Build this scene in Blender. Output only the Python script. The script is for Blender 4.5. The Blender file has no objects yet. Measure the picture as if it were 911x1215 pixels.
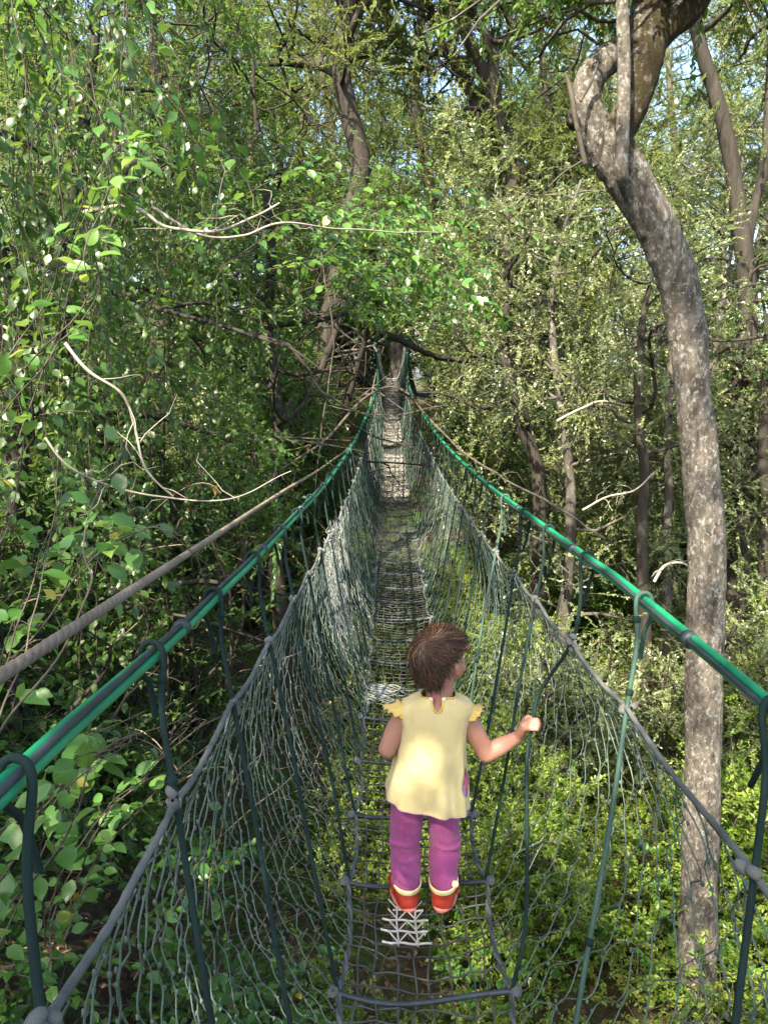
import bpy, math, random
import numpy as np
from mathutils import Vector

R = math.radians
C = bpy.context.scene.collection
PI = math.pi
FPX, CX, CY, PITCH = 900.0, 455.5, 607.5, R(10.0)
cP, sP = math.cos(PITCH), math.sin(PITCH)


def W(px, py, Y):
    """photo pixel -> world point at forward distance Y (used to measure where things stand)"""
    b = (py - CY) / FPX
    zc = Y / (cP - b * sP)
    return np.array([(px - CX) / FPX * zc, Y, -(zc * sP + b * zc * cP)])


# ------------------------------------------------------------------ object helpers
def tag(o, label=None, cat=None, group=None, kind=None):
    if label: o['label'] = label
    if cat: o['category'] = cat
    if group: o['group'] = group
    if kind: o['kind'] = kind
    return o


def empty(name, loc=(0, 0, 0), rz=0, label=None, cat=None, group=None):
    o = bpy.data.objects.new(name, None)
    o.empty_display_size = 0.1
    C.objects.link(o)
    o.location = [float(v) for v in loc]
    o.rotation_euler = (0, 0, rz)
    return tag(o, label, cat, group)


def new_mesh(name, verts, faces_flat, sizes, mats, mat_idx=None, attrs=None, smooth=False):
    me = bpy.data.meshes.new(name)
    verts = np.ascontiguousarray(verts, dtype=np.float32)
    faces_flat = np.ascontiguousarray(faces_flat, dtype=np.int32)
    sizes = np.ascontiguousarray(sizes, dtype=np.int32)
    me.vertices.add(len(verts)); me.vertices.foreach_set('co', verts.ravel())
    me.loops.add(len(faces_flat)); me.loops.foreach_set('vertex_index', faces_flat)
    me.polygons.add(len(sizes))
    st = np.zeros(len(sizes), np.int32); st[1:] = np.cumsum(sizes)[:-1]
    me.polygons.foreach_set('loop_start', st)
    if mat_idx is not None:
        me.polygons.foreach_set('material_index', np.ascontiguousarray(mat_idx, dtype=np.int32))
    if smooth is not False:
        sm = np.full(len(sizes), True) if smooth is True else smooth
        me.polygons.foreach_set('use_smooth', np.ascontiguousarray(sm, dtype=bool))
    for m in mats: me.materials.append(m)
    for k, a in (attrs or {}).items():
        at = me.attributes.new(k, 'FLOAT', 'POINT')
        at.data.foreach_set('value', np.ascontiguousarray(a, dtype=np.float32))
    me.update(calc_edges=True)
    return me


class MB:
    """collects geometry, builds ONE mesh object"""
    def __init__(s):
        s.v, s.f, s.n, s.m, s.a, s.sm, s.c = [], [], [], [], [], [], 0

    def add(s, v, f, mat=0, rnd=None, smooth=True):
        v = np.asarray(v, float).reshape(-1, 3); f = np.asarray(f, int)
        s.v.append(v); s.f.append((f + s.c).ravel())
        s.n.append(np.full(len(f), f.shape[1])); s.m.append(np.full(len(f), mat))
        s.sm.append(np.full(len(f), smooth))
        s.a.append(np.zeros(len(v)) if rnd is None else np.broadcast_to(rnd, (len(v),)))
        s.c += len(v)
        return s

    def mesh(s, name, mats):
        return new_mesh(name, np.concatenate(s.v), np.concatenate(s.f), np.concatenate(s.n), mats,
                        np.concatenate(s.m), {'rnd': np.concatenate(s.a)}, np.concatenate(s.sm))

    def build(s, name, mats, parent=None, loc=None):
        if not isinstance(mats, (list, tuple)): mats = [mats]
        o = bpy.data.objects.new(name, s.mesh(name, mats)); C.objects.link(o)
        if parent: o.parent = parent
        if loc is not None: o.location = [float(v) for v in loc]
        return o


def nrmz(a):
    return a / np.maximum(np.linalg.norm(a, axis=-1, keepdims=True), 1e-9)


def tubes(P, rad, sides=6, caps=True):
    """P (N,K,3) polylines, rad (K,) or (N,K) -> verts, quads"""
    P = np.asarray(P, float)
    if P.ndim == 2: P = P[None]
    N, K, _ = P.shape
    rad = np.broadcast_to(np.asarray(rad, float), (N, K))
    T = np.empty_like(P)
    T[:, 1:-1] = P[:, 2:] - P[:, :-2]; T[:, 0] = P[:, 1] - P[:, 0]; T[:, -1] = P[:, -1] - P[:, -2]
    T = nrmz(T)
    mean = np.abs(T).mean(1)
    ref = np.zeros((N, 3)); ref[np.arange(N), mean.argmin(1)] = 1
    U = nrmz(np.cross(T, ref[:, None, :])); V = np.cross(T, U)
    a = np.arange(sides) / sides * 2 * PI
    ring = U[:, :, None, :] * np.cos(a)[None, None, :, None] + V[:, :, None, :] * np.sin(a)[None, None, :, None]
    v = P[:, :, None, :] + ring * rad[:, :, None, None]
    idx = np.arange(N * K * sides).reshape(N, K, sides)
    q = np.stack([idx[:, :-1], np.roll(idx[:, :-1], -1, 2), np.roll(idx[:, 1:], -1, 2), idx[:, 1:]], -1)
    return v.reshape(-1, 3), q.reshape(-1, 4)


def smooth_poly(pts, n):
    """Catmull-Rom resample of (K,D) control points to n points"""
    p = np.asarray(pts, float)
    p = np.vstack([2 * p[0] - p[1], p, 2 * p[-1] - p[-2]])
    K = len(p) - 3
    t = np.linspace(0, K - 1e-6, n); i = t.astype(int); f = (t - i)[:, None]
    a, b, c, d = p[i], p[i + 1], p[i + 2], p[i + 3]
    return .5 * ((2 * b) + (c - a) * f + (2 * a - 5 * b + 4 * c - d) * f ** 2 + (3 * b - a - 3 * c + d) * f ** 3)


def snoise(p, seed=0, f=1.0):
    """cheap smooth 3-D noise in about -1..1"""
    r = np.random.default_rng(seed + 991)
    p = np.asarray(p, float) * f
    out = 0
    for k in range(5):
        w = r.normal(0, 1.0, 3) * (1.0 + .45 * k)
        out = out + np.sin(p @ w * 2.0 + r.uniform(0, 6.28)) * (1 / (1 + .35 * k))
    return out / 2.6


# ------------------------------------------------------------------ materials
def mat_new(name):
    m = bpy.data.materials.new(name); m.use_nodes = True
    nt = m.node_tree
    for n in list(nt.nodes): nt.nodes.remove(n)
    out = nt.nodes.new('ShaderNodeOutputMaterial')
    return m, nt, out


def ramp(nt, stops, interp='LINEAR'):
    n = nt.nodes.new('ShaderNodeValToRGB'); cr = n.color_ramp; cr.interpolation = interp
    while len(cr.elements) < len(stops): cr.elements.new(0.5)
    for e, (p, c) in zip(cr.elements, stops):
        e.position = p; e.color = (*c, 1) if len(c) == 3 else c
    return n


def noise(nt, scale, detail=4, rough=.6, vec=None, dist=0):
    n = nt.nodes.new('ShaderNodeTexNoise'); n.inputs['Scale'].default_value = scale
    n.inputs['Detail'].default_value = detail; n.inputs['Roughness'].default_value = rough
    n.inputs['Distortion'].default_value = dist
    if vec is not None: nt.links.new(vec, n.inputs['Vector'])
    return n


def objcoord(nt, scale=(1, 1, 1)):
    tc = nt.nodes.new('ShaderNodeTexCoord'); mp = nt.nodes.new('ShaderNodeMapping')
    mp.inputs['Scale'].default_value = scale
    nt.links.new(tc.outputs['Object'], mp.inputs['Vector'])
    return mp.outputs['Vector']


def mixc(nt, fac, a, b, mode='MIX'):
    n = nt.nodes.new('ShaderNodeMix'); n.data_type = 'RGBA'; n.blend_type = mode
    for sock, val in ((n.inputs[0], fac), (n.inputs[6], a), (n.inputs[7], b)):
        if hasattr(val, 'is_linked') or hasattr(val, 'links'): nt.links.new(val, sock)
        elif isinstance(val, (int, float)): sock.default_value = val
        else: sock.default_value = (*val, 1)
    return n.outputs[2]


def leaf_mat(name, stops, trans=(.2, .32, .04), tw=.38, rough=.42, spec=.4, varf=1.0):
    m, nt, out = mat_new(name)
    at = nt.nodes.new('ShaderNodeAttribute'); at.attribute_name = 'rnd'
    rp = ramp(nt, stops); nt.links.new(at.outputs['Fac'], rp.inputs[0])
    v = objcoord(nt)
    ns = noise(nt, 1.3, 2, .5, v)
    r2 = ramp(nt, [(.3, (.72, .78, .7)), (.7, (1.25, 1.18, 1.1))]); nt.links.new(ns.outputs['Fac'], r2.inputs[0])
    col = mixc(nt, 1.0, rp.outputs[0], r2.outputs[0], 'MULTIPLY')
    p = nt.nodes.new('ShaderNodeBsdfPrincipled')
    nt.links.new(col, p.inputs['Base Color'])
    p.inputs['Roughness'].default_value = rough; p.inputs['Specular IOR Level'].default_value = spec
    t = nt.nodes.new('ShaderNodeBsdfTranslucent')
    tc = mixc(nt, .55, col, trans)
    nt.links.new(tc, t.inputs['Color'])
    ms = nt.nodes.new('ShaderNodeMixShader'); ms.inputs[0].default_value = tw
    nt.links.new(p.outputs[0], ms.inputs[1]); nt.links.new(t.outputs[0], ms.inputs[2])
    nt.links.new(ms.outputs[0], out.inputs[0])
    return m


def bark_mat(name, dark, light, lichen=None, lich_amt=.5, scale=(9, 9, 3), moss=None, bump=.5, lsc=1.0, lw=.035):
    m, nt, out = mat_new(name)
    v = objcoord(nt, scale)
    n1 = noise(nt, 1.0, 8, .65, v, .4)
    r1 = ramp(nt, [(.32, dark), (.68, light)]); nt.links.new(n1.outputs['Fac'], r1.inputs[0])
    col = r1.outputs[0]
    if lichen is not None:
        v2 = objcoord(nt, (7 * lsc, 7 * lsc, 5 * lsc))
        n2 = noise(nt, 1.6, 9, .72, v2, .25)
        r2 = ramp(nt, [(lich_amt, (0, 0, 0)), (lich_amt + lw, (1, 1, 1))]); nt.links.new(n2.outputs['Fac'], r2.inputs[0])
        n3 = noise(nt, 24, 4, .7, v2)
        r3 = ramp(nt, [(.3, tuple(.55 * c for c in lichen)), (.65, lichen)]); nt.links.new(n3.outputs['Fac'], r3.inputs[0])
        col = mixc(nt, r2.outputs[0], col, r3.outputs[0])
    if moss is not None:
        at = nt.nodes.new('ShaderNodeAttribute'); at.attribute_name = 'rnd'
        n4 = noise(nt, 2.2, 6, .7, objcoord(nt, (8, 8, 6)))
        ad = nt.nodes.new('ShaderNodeMath'); ad.operation = 'ADD'
        nt.links.new(at.outputs['Fac'], ad.inputs[0]); nt.links.new(n4.outputs['Fac'], ad.inputs[1])
        r4 = ramp(nt, [(.86, (0, 0, 0)), (.98, (1, 1, 1))]); nt.links.new(ad.outputs[0], r4.inputs[0])
        n5 = noise(nt, 60, 3, .7, objcoord(nt))
        r5 = ramp(nt, [(.3, tuple(.3 * c for c in moss)), (.7, moss)]); nt.links.new(n5.outputs['Fac'], r5.inputs[0])
        col = mixc(nt, r4.outputs[0], col, r5.outputs[0])
    p = nt.nodes.new('ShaderNodeBsdfPrincipled')
    nt.links.new(col, p.inputs['Base Color'])
    p.inputs['Roughness'].default_value = .9; p.inputs['Specular IOR Level'].default_value = .2
    b = nt.nodes.new('ShaderNodeBump'); b.inputs['Strength'].default_value = bump; b.inputs['Distance'].default_value = .03
    nb = noise(nt, 2.2, 10, .75, v, .5)
    nt.links.new(nb.outputs['Fac'], b.inputs['Height']); nt.links.new(b.outputs[0], p.inputs['Normal'])
    nt.links.new(p.outputs[0], out.inputs[0])
    return m


def plain_mat(name, c1, c2, scale=30, rough=.7, spec=.3, bump=.2, bscale=None, sheen=0, bdist=.002):
    m, nt, out = mat_new(name)
    v = objcoord(nt)
    n1 = noise(nt, scale, 5, .65, v)
    r1 = ramp(nt, [(.3, c1), (.7, c2)]); nt.links.new(n1.outputs['Fac'], r1.inputs[0])
    p = nt.nodes.new('ShaderNodeBsdfPrincipled')
    nt.links.new(r1.outputs[0], p.inputs['Base Color'])
    p.inputs['Roughness'].default_value = rough; p.inputs['Specular IOR Level'].default_value = spec
    if sheen: p.inputs['Sheen Weight'].default_value = sheen
    if bump:
        b = nt.nodes.new('ShaderNodeBump'); b.inputs['Strength'].default_value = bump; b.inputs['Distance'].default_value = bdist
        nb = noise(nt, bscale or scale * 4, 4, .7, v)
        nt.links.new(nb.outputs['Fac'], b.inputs['Height']); nt.links.new(b.outputs[0], p.inputs['Normal'])
    nt.links.new(p.outputs[0], out.inputs[0])
    return m


M = {}
M['vine'] = leaf_mat('vine_leaf', [(0, (.03, .09, .018)), (.5, (.06, .155, .026)), (.85, (.105, .205, .04)), (.97, (.16, .22, .04)), (1, (.30, .22, .04))], (.25, .42, .06), .38, .34, .55)
M['dark'] = leaf_mat('dark_leaf', [(0, (.03, .068, .018)), (.5, (.06, .118, .026)), (.85, (.11, .19, .04)), (.96, (.19, .22, .045)), (1, (.26, .17, .06))], (.28, .44, .06), .42, .38, .5)
M['olive'] = leaf_mat('olive_leaf', [(0, (.10, .135, .06)), (.5, (.185, .225, .10)), (.9, (.29, .32, .15)), (1, (.36, .32, .14))], (.36, .46, .14), .40, .30, .75)
M['cedar'] = leaf_mat('cedar_leaf', [(0, (.07, .11, .03)), (.5, (.135, .17, .048)), (.9, (.22, .24, .075)), (1, (.27, .23, .09))], (.34, .42, .10), .42, .6, .25)
M['under'] = leaf_mat('under_leaf', [(0, (.06, .12, .018)), (.45, (.15, .24, .03)), (.85, (.25, .33, .055)), (.97, (.30, .34, .08)), (1, (.34, .28, .1))], (.46, .62, .06), .46, .42, .4)
M['litter'] = leaf_mat('litter_leaf', [(0, (.07, .045, .025)), (.5, (.15, .095, .055)), (.9, (.24, .16, .1)), (1, (.3, .26, .1))], (.2, .12, .05), .12, .7, .2)
M['twig'] = plain_mat('twig', (.035, .028, .021), (.10, .085, .064), 20, .85, .2, 0)
M['dead'] = plain_mat('dead_twig', (.08, .06, .042), (.20, .155, .11), 9, .85, .2, 0)
M['pale'] = plain_mat('pale_stem', (.2, .17, .13), (.42, .37, .3), 14, .8, .2, .2)
M['bark'] = bark_mat('bark_grey', (.035, .030, .025), (.125, .112, .092), (.3, .3, .27), .6, (10, 10, 2.5))
M['bark_dark'] = bark_mat('bark_dark', (.016, .0135, .0105), (.055, .047, .037), (.17, .17, .15), .66, (12, 12, 2))
M['bark_main'] = bark_mat('bark_main', (.028, .023, .0175), (.185, .16, .128), (.36, .355, .32), .515, (22, 22, 9), (.050, .038, .014), 1.0, 3.0, .10)

# ------------------------------------------------------------------ foliage
T4 = (np.array([[0, 0, 0], [.42, .5, .10], [1, 0, -.06], [.42, -.5, .10]]), np.array([[0, 2, 1], [0, 3, 2]]))
T8 = (np.array([[0, 0, 0], [.3, 0, -.03], [.68, 0, -.05], [1.0, 0, -.16],
                [.22, .40, .07], [.62, .38, .05], [.22, -.40, .07], [.62, -.38, .05]]),
      np.array([[0, 1, 4, 4], [1, 2, 5, 4], [2, 3, 5, 5], [0, 6, 1, 1], [1, 6, 7, 2], [2, 7, 3, 3]]))
T8F = [[0, 1, 4], [1, 2, 5], [1, 5, 4], [2, 3, 5], [0, 6, 1], [1, 6, 7], [1, 7, 2], [2, 7, 3]]
T8 = (T8[0], np.array(T8F))


_x = np.array([0, .18, .42, .68, .88, 1.06]); _w = np.array([0, .33, .47, .38, .17, 0]); _h = np.array([0, -.02, -.035, -.05, -.09, -.17])
T16 = (np.concatenate([np.stack([_x, 0 * _x, _h], -1), np.stack([_x, _w, _h + .16 * _w + .03 * np.sin(_x * 9)], -1)[1:5], np.stack([_x, -_w, _h + .16 * _w - .03 * np.sin(_x * 8)], -1)[1:5]]),
       np.array([[0, 1, 6], [1, 2, 7], [1, 7, 6], [2, 3, 8], [2, 8, 7], [3, 4, 9], [3, 9, 8], [4, 5, 9], [0, 10, 1], [1, 11, 2], [1, 10, 11], [2, 12, 3], [2, 11, 12], [3, 13, 4], [3, 12, 13], [4, 13, 5]]))


def leaves(mb, pos, ld, up, size, width, rnd, tmpl=T4, mat=0):
    tv, tf = tmpl
    ld = nrmz(ld); side = nrmz(np.cross(up, ld)); nz = np.cross(ld, side)
    v = pos[:, None, :] + size[:, None, None] * (tv[None, :, 0, None] * ld[:, None] + (tv[None, :, 1, None] * width) * side[:, None] + tv[None, :, 2, None] * nz[:, None])
    n = len(pos)
    f = (tf[None] + (np.arange(n) * len(tv))[:, None, None]).reshape(-1, tf.shape[1])
    mb.add(v.reshape(-1, 3), f, mat, np.repeat(rnd, len(tv)), len(tv) > 12)


SP = {  # leaf length, width ratio, leaves per spray, spray length, droop, uprightness of blades, template, material
    'vine':  dict(len=.068, w=.72, n=11, L=.40, droop=.55, up=1.1, t=T8, m='vine', ang=55),
    'dark':  dict(len=.060, w=.60, n=20, L=.36, droop=.40, up=.8, t=T8, m='dark', ang=50),
    'olive': dict(len=.043, w=.62, n=28, L=.34, droop=.25, up=.35, t=T4, m='olive', ang=45),
    'cedar': dict(len=.075, w=.32, n=34, L=.42, droop=.10, up=.3, t=T4, m='cedar', ang=28),
    'under': dict(len=.045, w=.52, n=16, L=.26, droop=.25, up=.9, t=T4, m='under', ang=50),
}


def sprays(mb, o, d, L, rng, sp, scale=1.0, twig=True, hue=0.0, tr=.004):
    S = len(o)
    if S == 0: return
    d = nrmz(d); n = sp['n']
    t = np.linspace(.1, 1, n)
    z = np.array([0, 0, 1.0])
    sag = (sp['droop'] * .55) * L[:, None] * (t ** 2)[None]
    pos = o[:, None] + d[:, None] * (L[:, None] * t[None])[..., None] - sag[..., None] * z
    u = nrmz(np.cross(d, z + rng.normal(0, .25, (S, 3)))); w = np.cross(u, d)
    sgn = np.where(np.arange(n) % 2 == 0, 1.0, -1.0)
    ph = rng.normal(0, .6, (S, n))
    r = u[:, None] * (sgn * np.cos(ph))[..., None] + w[:, None] * np.sin(ph)[..., None]
    a = R(sp['ang']) * (1 - .35 * t)
    ld = d[:, None] * np.cos(a)[None, :, None] + r * np.sin(a)[None, :, None] - z * sp['droop'] * .8 + rng.normal(0, .22, (S, n, 3))
    up = z * sp['up'] + w[:, None] * .5 + rng.normal(0, .45, (S, n, 3))
    size = sp['len'] * scale * rng.uniform(.55, 1.25, (S, n)) * (1 - .3 * t ** 3)[None]
    base = np.clip(rng.beta(2, 2.2, (S, 1)) + hue, 0, 1)
    rnd = np.clip(base * .75 + rng.uniform(-.14, .3, (S, n)), 0, .985)
    rnd = np.where(rng.random((S, n)) < .012, 1.0, rnd)
    leaves(mb, pos.reshape(-1, 3), ld.reshape(-1, 3), up.reshape(-1, 3), size.ravel(), sp['w'], rnd.ravel(), sp['t'])
    if twig:
        tt = np.array([-.25, .3, .65, .97])
        tp = o[:, None] + d[:, None] * (L[:, None] * tt[None])[..., None] - ((sp['droop'] * .55) * L[:, None] * (tt ** 2)[None])[..., None] * z
        v, f = tubes(tp, np.array([1.3, 1, .7, .3]) * tr * scale, 3)
        mb.add(v, f, 1, 0.3, True)


def limb(p0, p1, r0, r1, rng, n=9, wob=.12, up=.0):
    """wobbly tapered polyline"""
    p0, p1 = np.asarray(p0, float), np.asarray(p1, float)
    t = np.linspace(0, 1, n)[:, None]
    L = np.linalg.norm(p1 - p0)
    P = p0 + (p1 - p0) * t
    k = rng.normal(0, 1, (3, 3))
    w = sum(np.sin(t * (j + 1) * PI) * k[j] / (j + 1) for j in range(3))
    P = P + w * wob * L + np.array([0, 0, 1]) * up * L * np.sin(t * PI)
    return P, (r0 + (r1 - r0) * t[:, 0] ** .8)


def along(P, t):
    K = len(P) - 1
    f = np.clip(t, 0, 1) * K; i = np.minimum(f.astype(int), K - 1); f = (f - i)[:, None]
    return P[i] * (1 - f) + P[i + 1] * f


def foliage_on(mb, limbs, rng, sp, per_m=9, rad=.35, nsp=5, t0=.3, outward=None, scale=1.0, dens=None, upb=.15, hue=0.0, tr=.0028, base=None):
    """clusters of sprays along limb polylines (deeper near the tips)"""
    O, D = [], []
    for (P, _) in limbs:
        ln = np.linalg.norm(np.diff(P, axis=0), axis=1).sum()
        k = max(2, int(ln * per_m * (1 - t0)))
        t = t0 + (1 - t0) * rng.random(k) ** .8
        c = along(P, t) + rng.normal(0, 1, (k, 3)) * rad * .55
        o = np.repeat(c, nsp, 0)
        dd = rng.normal(0, 1, (len(o), 3))
        tang = np.repeat(nrmz(along(P, np.minimum(t + .05, 1)) - along(P, t - .05)), nsp, 0)
        dd = nrmz(nrmz(dd) + tang * .5 + np.array([0, 0, upb]))
        O.append(o + dd * rad * .1); D.append(dd)
    O = np.concatenate(O); D = np.concatenate(D)
    if dens is not None:
        keep = dens(O); O, D = O[keep], D[keep]
    if base is not None:
        k_ = open_air(O + D * sp['L'] * .5 + base) & canopy_gaps(O + base, rng); O, D = O[k_], D[k_]
    L = sp['L'] * scale * rng.uniform(.6, 1.2, len(O))
    sprays(mb, O, D, L, rng, sp, scale, hue=hue, tr=tr)


def trunk_mesh(mb, limbs, sides=10, mat=0, rough=.10, seed=0):
    for k, (P, r) in enumerate(limbs):
        v, f = tubes(P, r, sides)
        c = np.repeat(P, sides, 0)
        nn = snoise(v, seed + k, 3.0)[:, None]
        v = c + (v - c) * (1 + rough * nn)
        mb.add(v, f, mat, 0.0, True)


def open_air(p):
    """False where foliage would grow through the bridge"""
    x = np.abs(p[:, 0] - (.095 + .0062 * p[:, 1]))
    inside = (x < np.interp(p[:, 1], [-3, 4, 12, 30], [.85, .8, .75, .95])) & (p[:, 2] < .05 * p[:, 1] + .15) & (p[:, 1] < 31) & (p[:, 2] > -3.0)
    return ~inside


SUN_AZ, SUN_EL = R(209), R(46)                                       # azimuth clockwise from +Y: behind the camera, to the left
SDIR = np.array([math.sin(SUN_AZ) * math.cos(SUN_EL), math.cos(SUN_AZ) * math.cos(SUN_EL), math.sin(SUN_EL)])


def canopy_gaps(p, rng):
    """gaps in the canopy: keeps the foliage thin where sunlight falls through onto the far deck and the valley floor"""
    drop = np.zeros(len(p), bool)
    for (z0, x0, x1, y0, y1, pr, nz) in ((-1.5, -.35, .8, 11, 23, 1.0, -2), (-4.2, -.9, 4.0, 5.7, 13.0, .95, -.5), (-4.2, 1.7, 4.0, 4.3, 5.7, .9, -.6), (-3.0, -2.2, -.7, 2.2, 4.2, .6, .1), (-1.0, .9, 7.5, 7.0, 14, .85, -.5), (3.5, -5, 6, 12.5, 17.5, .75, -.6), (-.6, -3, -1.2, 3.0, 7.5, .5, .1), (-.9, -1.4, -.5, 1.4, 2.7, .95, -.35)):
        q = p - SDIR * ((p[:, 2:3] - z0) / SDIR[2])
        on = (p[:, 2] > z0 + 1.2) & (q[:, 0] > x0) & (q[:, 0] < x1) & (q[:, 1] > y0) & (q[:, 1] < y1)
        on &= snoise(q, 640, .8) > nz
        drop |= on & (rng.random(len(p)) < pr)
    return ~drop


def ground_z(X, Y):
    X = np.asarray(X, float); Y = np.asarray(Y, float)
    ss = lambda e0, e1, x: (lambda t: t * t * (3 - 2 * t))(np.clip((x - e0) / (e1 - e0), 0, 1))
    z = -4.7 + 0 * X
    z = z + 2.3 * ss(.2, -3.2, X) + 2.0 * ss(-3, -9, X)
    z = z + 1.0 * ss(3, 9, X) + 1.2 * ss(9, 22, X)
    z = z + 3.9 * ss(12, 30, Y) + 3.0 * ss(1.0, -4.0, Y)
    p = np.stack([X, Y, 0 * X], -1)
    return z + .16 * snoise(p, 3, .45) + .05 * snoise(p, 4, 1.9)


def gz(x, y): return float(ground_z(np.array([x]), np.array([y]))[0])


def tree(name, label, cat, base, h, spread, seed, species, lean=(0, 0), r0=.14, crown0=.3, nl=14, bark='bark', per_m=7, nsp=6,
         rad=.42, scale=1.0, up=.35, group=None, hue=0.0, trunk_pts=None, sides=9, stems=1, droopl=0.0, dens=None, limbr=.26):
    rng = np.random.default_rng(seed)
    base = np.array([base[0], base[1], gz(base[0], base[1]) - .1])
    root = empty(name, base, 0, label, cat, group)
    main, L = [], []
    for s in range(stems):
        if trunk_pts is not None:
            P = smooth_poly(np.asarray(trunk_pts) - base, 18)
        else:
            top = np.array([lean[0], lean[1], h]) + (rng.normal(0, .22 * spread, 3) * [1, 1, .2] if stems > 1 else 0)
            P, _ = limb([0, 0, 0], top, 1, 1, rng, 14, .035)
        rr = r0 * (1 - .8 * np.linspace(0, 1, len(P)) ** 1.2)
        rr[0] *= 1.5; rr[1] *= 1.12
        main.append((P, rr))
        for k in range(nl // stems):
            t = crown0 + (1 - crown0) * (k + rng.random()) / (nl // stems)
            p = along(P, np.array([t]))[0]
            az = rng.uniform(0, 2 * PI) if k % 2 else (2.4 * k + rng.uniform(-.4, .4))
            ln = spread * (1 - .55 * max(0, (t - .55) / .45)) * rng.uniform(.65, 1.15)
            q = p + np.array([math.cos(az) * ln, math.sin(az) * ln, ln * (up + rng.uniform(-.25, .25)) - droopl * ln])
            lp = limb(p, q, r0 * limbr * (1 - .6 * t) + .007, .006, rng, 8, .09, -.04)
            L.append(lp)
            for j in range(2):
                tt = rng.uniform(.35, .75)
                a = along(lp[0], np.array([tt]))[0]
                b = a + nrmz(rng.normal(0, 1, 3) + (q - p) / ln * .6 + [0, 0, .1]) * ln * .45
                L.append(limb(a, b, r0 * .10 + .004, .004, rng, 6, .1))
    mb = MB(); trunk_mesh(mb, main, sides, 0, .1, seed); trunk_mesh(mb, L, 5, 0, .08, seed)
    mb.build('trunk', M[bark], root)
    fb = MB()
    foliage_on(fb, L + [(P[int(len(P) * .75):], r[int(len(P) * .75):]) for P, r in main], rng, SP[species], per_m, rad, nsp, .3, None, scale, dens, hue=hue, base=base)
    fb.build('crown', [M[SP[species]['m']], M['twig']], root)
    return root


def shrub(name, label, cat, base, h, spread, seed, species, n=12, per_m=8, nsp=5, rad=.3, scale=1.0, group=None, hue=0.0, z=None, lean=(0, 0), bark='bark_dark', t0=.15, bend=.25):
    rng = np.random.default_rng(seed)
    base = np.array([base[0], base[1], (gz(base[0], base[1]) if z is None else z) - .06])
    root = empty(name, base, 0, label, cat, group)
    L = []
    for k in range(n):
        az = k * 2.4 + rng.uniform(-.5, .5); rr = spread * math.sqrt((k + .6) / n) * rng.uniform(.7, 1.1)
        hh = h * rng.uniform(.55, 1.05) * (1 - .35 * (rr / spread) ** 2)
        q = np.array([math.cos(az) * rr + lean[0], math.sin(az) * rr + lean[1], hh])
        lp = limb([rng.normal(0, .07), rng.normal(0, .07), 0], q, .012 + .006 * h, .004, rng, 8, .08, bend * .3)
        L.append(lp)
        for j in range(2):
            a = along(lp[0], np.array([rng.uniform(.3, .7)]))[0]
            L.append(limb(a, a + nrmz(rng.normal(0, 1, 3) + [0, 0, .4]) * spread * .5, .008, .003, rng, 6, .1))
    mb = MB(); trunk_mesh(mb, L, 5, 0, .05, seed); mb.build('stem', M[bark], root)
    fb = MB(); foliage_on(fb, L, rng, SP[species], per_m, rad, nsp, t0, None, scale, None, hue=hue, tr=.0025, base=base)
    fb.build('foliage', [M[SP[species]['m']], M['twig']], root)
    return root


def copy_tree(o, loc, rz, sc, label, parent=None):
    c = o.copy(); C.objects.link(c)
    c.parent = parent
    if parent is None:
        c.location = [float(v) for v in loc]; c.rotation_euler = (0, 0, rz); c.scale = (sc, sc, sc); c['label'] = label
    for ch in list(o.children): copy_tree(ch, None, 0, 1, None, c)
    return c

# ================================================================== THE ROPE BRIDGE
def tabfun(rows):
    a = smooth_poly(rows, 400)
    return lambda y: np.interp(y, a[:, 0], a[:, 1])


deck_z = tabfun([(-6, -.95), (-3, -1.2), (0, -1.41), (1, -1.505), (2.16, -1.61), (4, -1.74), (5.7, -1.80), (7.5, -1.81), (10.4, -1.77), (13.6, -1.66), (16.5, -1.45), (20, -1.12), (24, -.62), (27.5, -.05), (28.6, .06), (31, .1)])
rope_z = tabfun([(-6, -.05), (-3, -.2), (0, -.41), (.8, -.455), (1.8, -.515), (2.5, -.548), (4.5, -.60), (7, -.62), (10.2, -.58), (13, -.42), (16.7, -.12), (22, .5), (27, 1.25), (28.6, 1.45), (31, 1.5)])
rope_a = tabfun([(-6, .55), (0, .51), (1.8, .51), (3, .49), (4.5, .46), (7, .44), (10, .435), (13, .39), (16.7, .34), (22, .42), (27, .57), (28.6, .5), (31, .4)])
axis = lambda y: .095 + .0062 * np.asarray(y, float)
HW = .225
YB0, YB1 = -2.4, 28.4

def rope_mat(name, c1, c2, rough=.6, spec=.35, lay=220, bump=.4):
    m, nt, out = mat_new(name)
    v = objcoord(nt)
    n1 = noise(nt, 6, 4, .7, v)
    r1 = ramp(nt, [(.3, c1), (.7, c2)]); nt.links.new(n1.outputs['Fac'], r1.inputs[0])
    wv = nt.nodes.new('ShaderNodeTexWave'); wv.wave_type = 'BANDS'; wv.bands_direction = 'DIAGONAL'
    wv.inputs['Scale'].default_value = lay * .75; wv.inputs['Distortion'].default_value = 1.5
    nt.links.new(v, wv.inputs['Vector'])
    b = nt.nodes.new('ShaderNodeBump'); b.inputs['Strength'].default_value = bump; b.inputs['Distance'].default_value = .002
    nt.links.new(wv.outputs['Fac'], b.inputs['Height'])
    p = nt.nodes.new('ShaderNodeBsdfPrincipled'); nt.links.new(r1.outputs[0], p.inputs['Base Color'])
    p.inputs['Roughness'].default_value = rough; p.inputs['Specular IOR Level'].default_value = spec
    nt.links.new(b.outputs[0], p.inputs['Normal']); nt.links.new(p.outputs[0], out.inputs[0])
    return m


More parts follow.
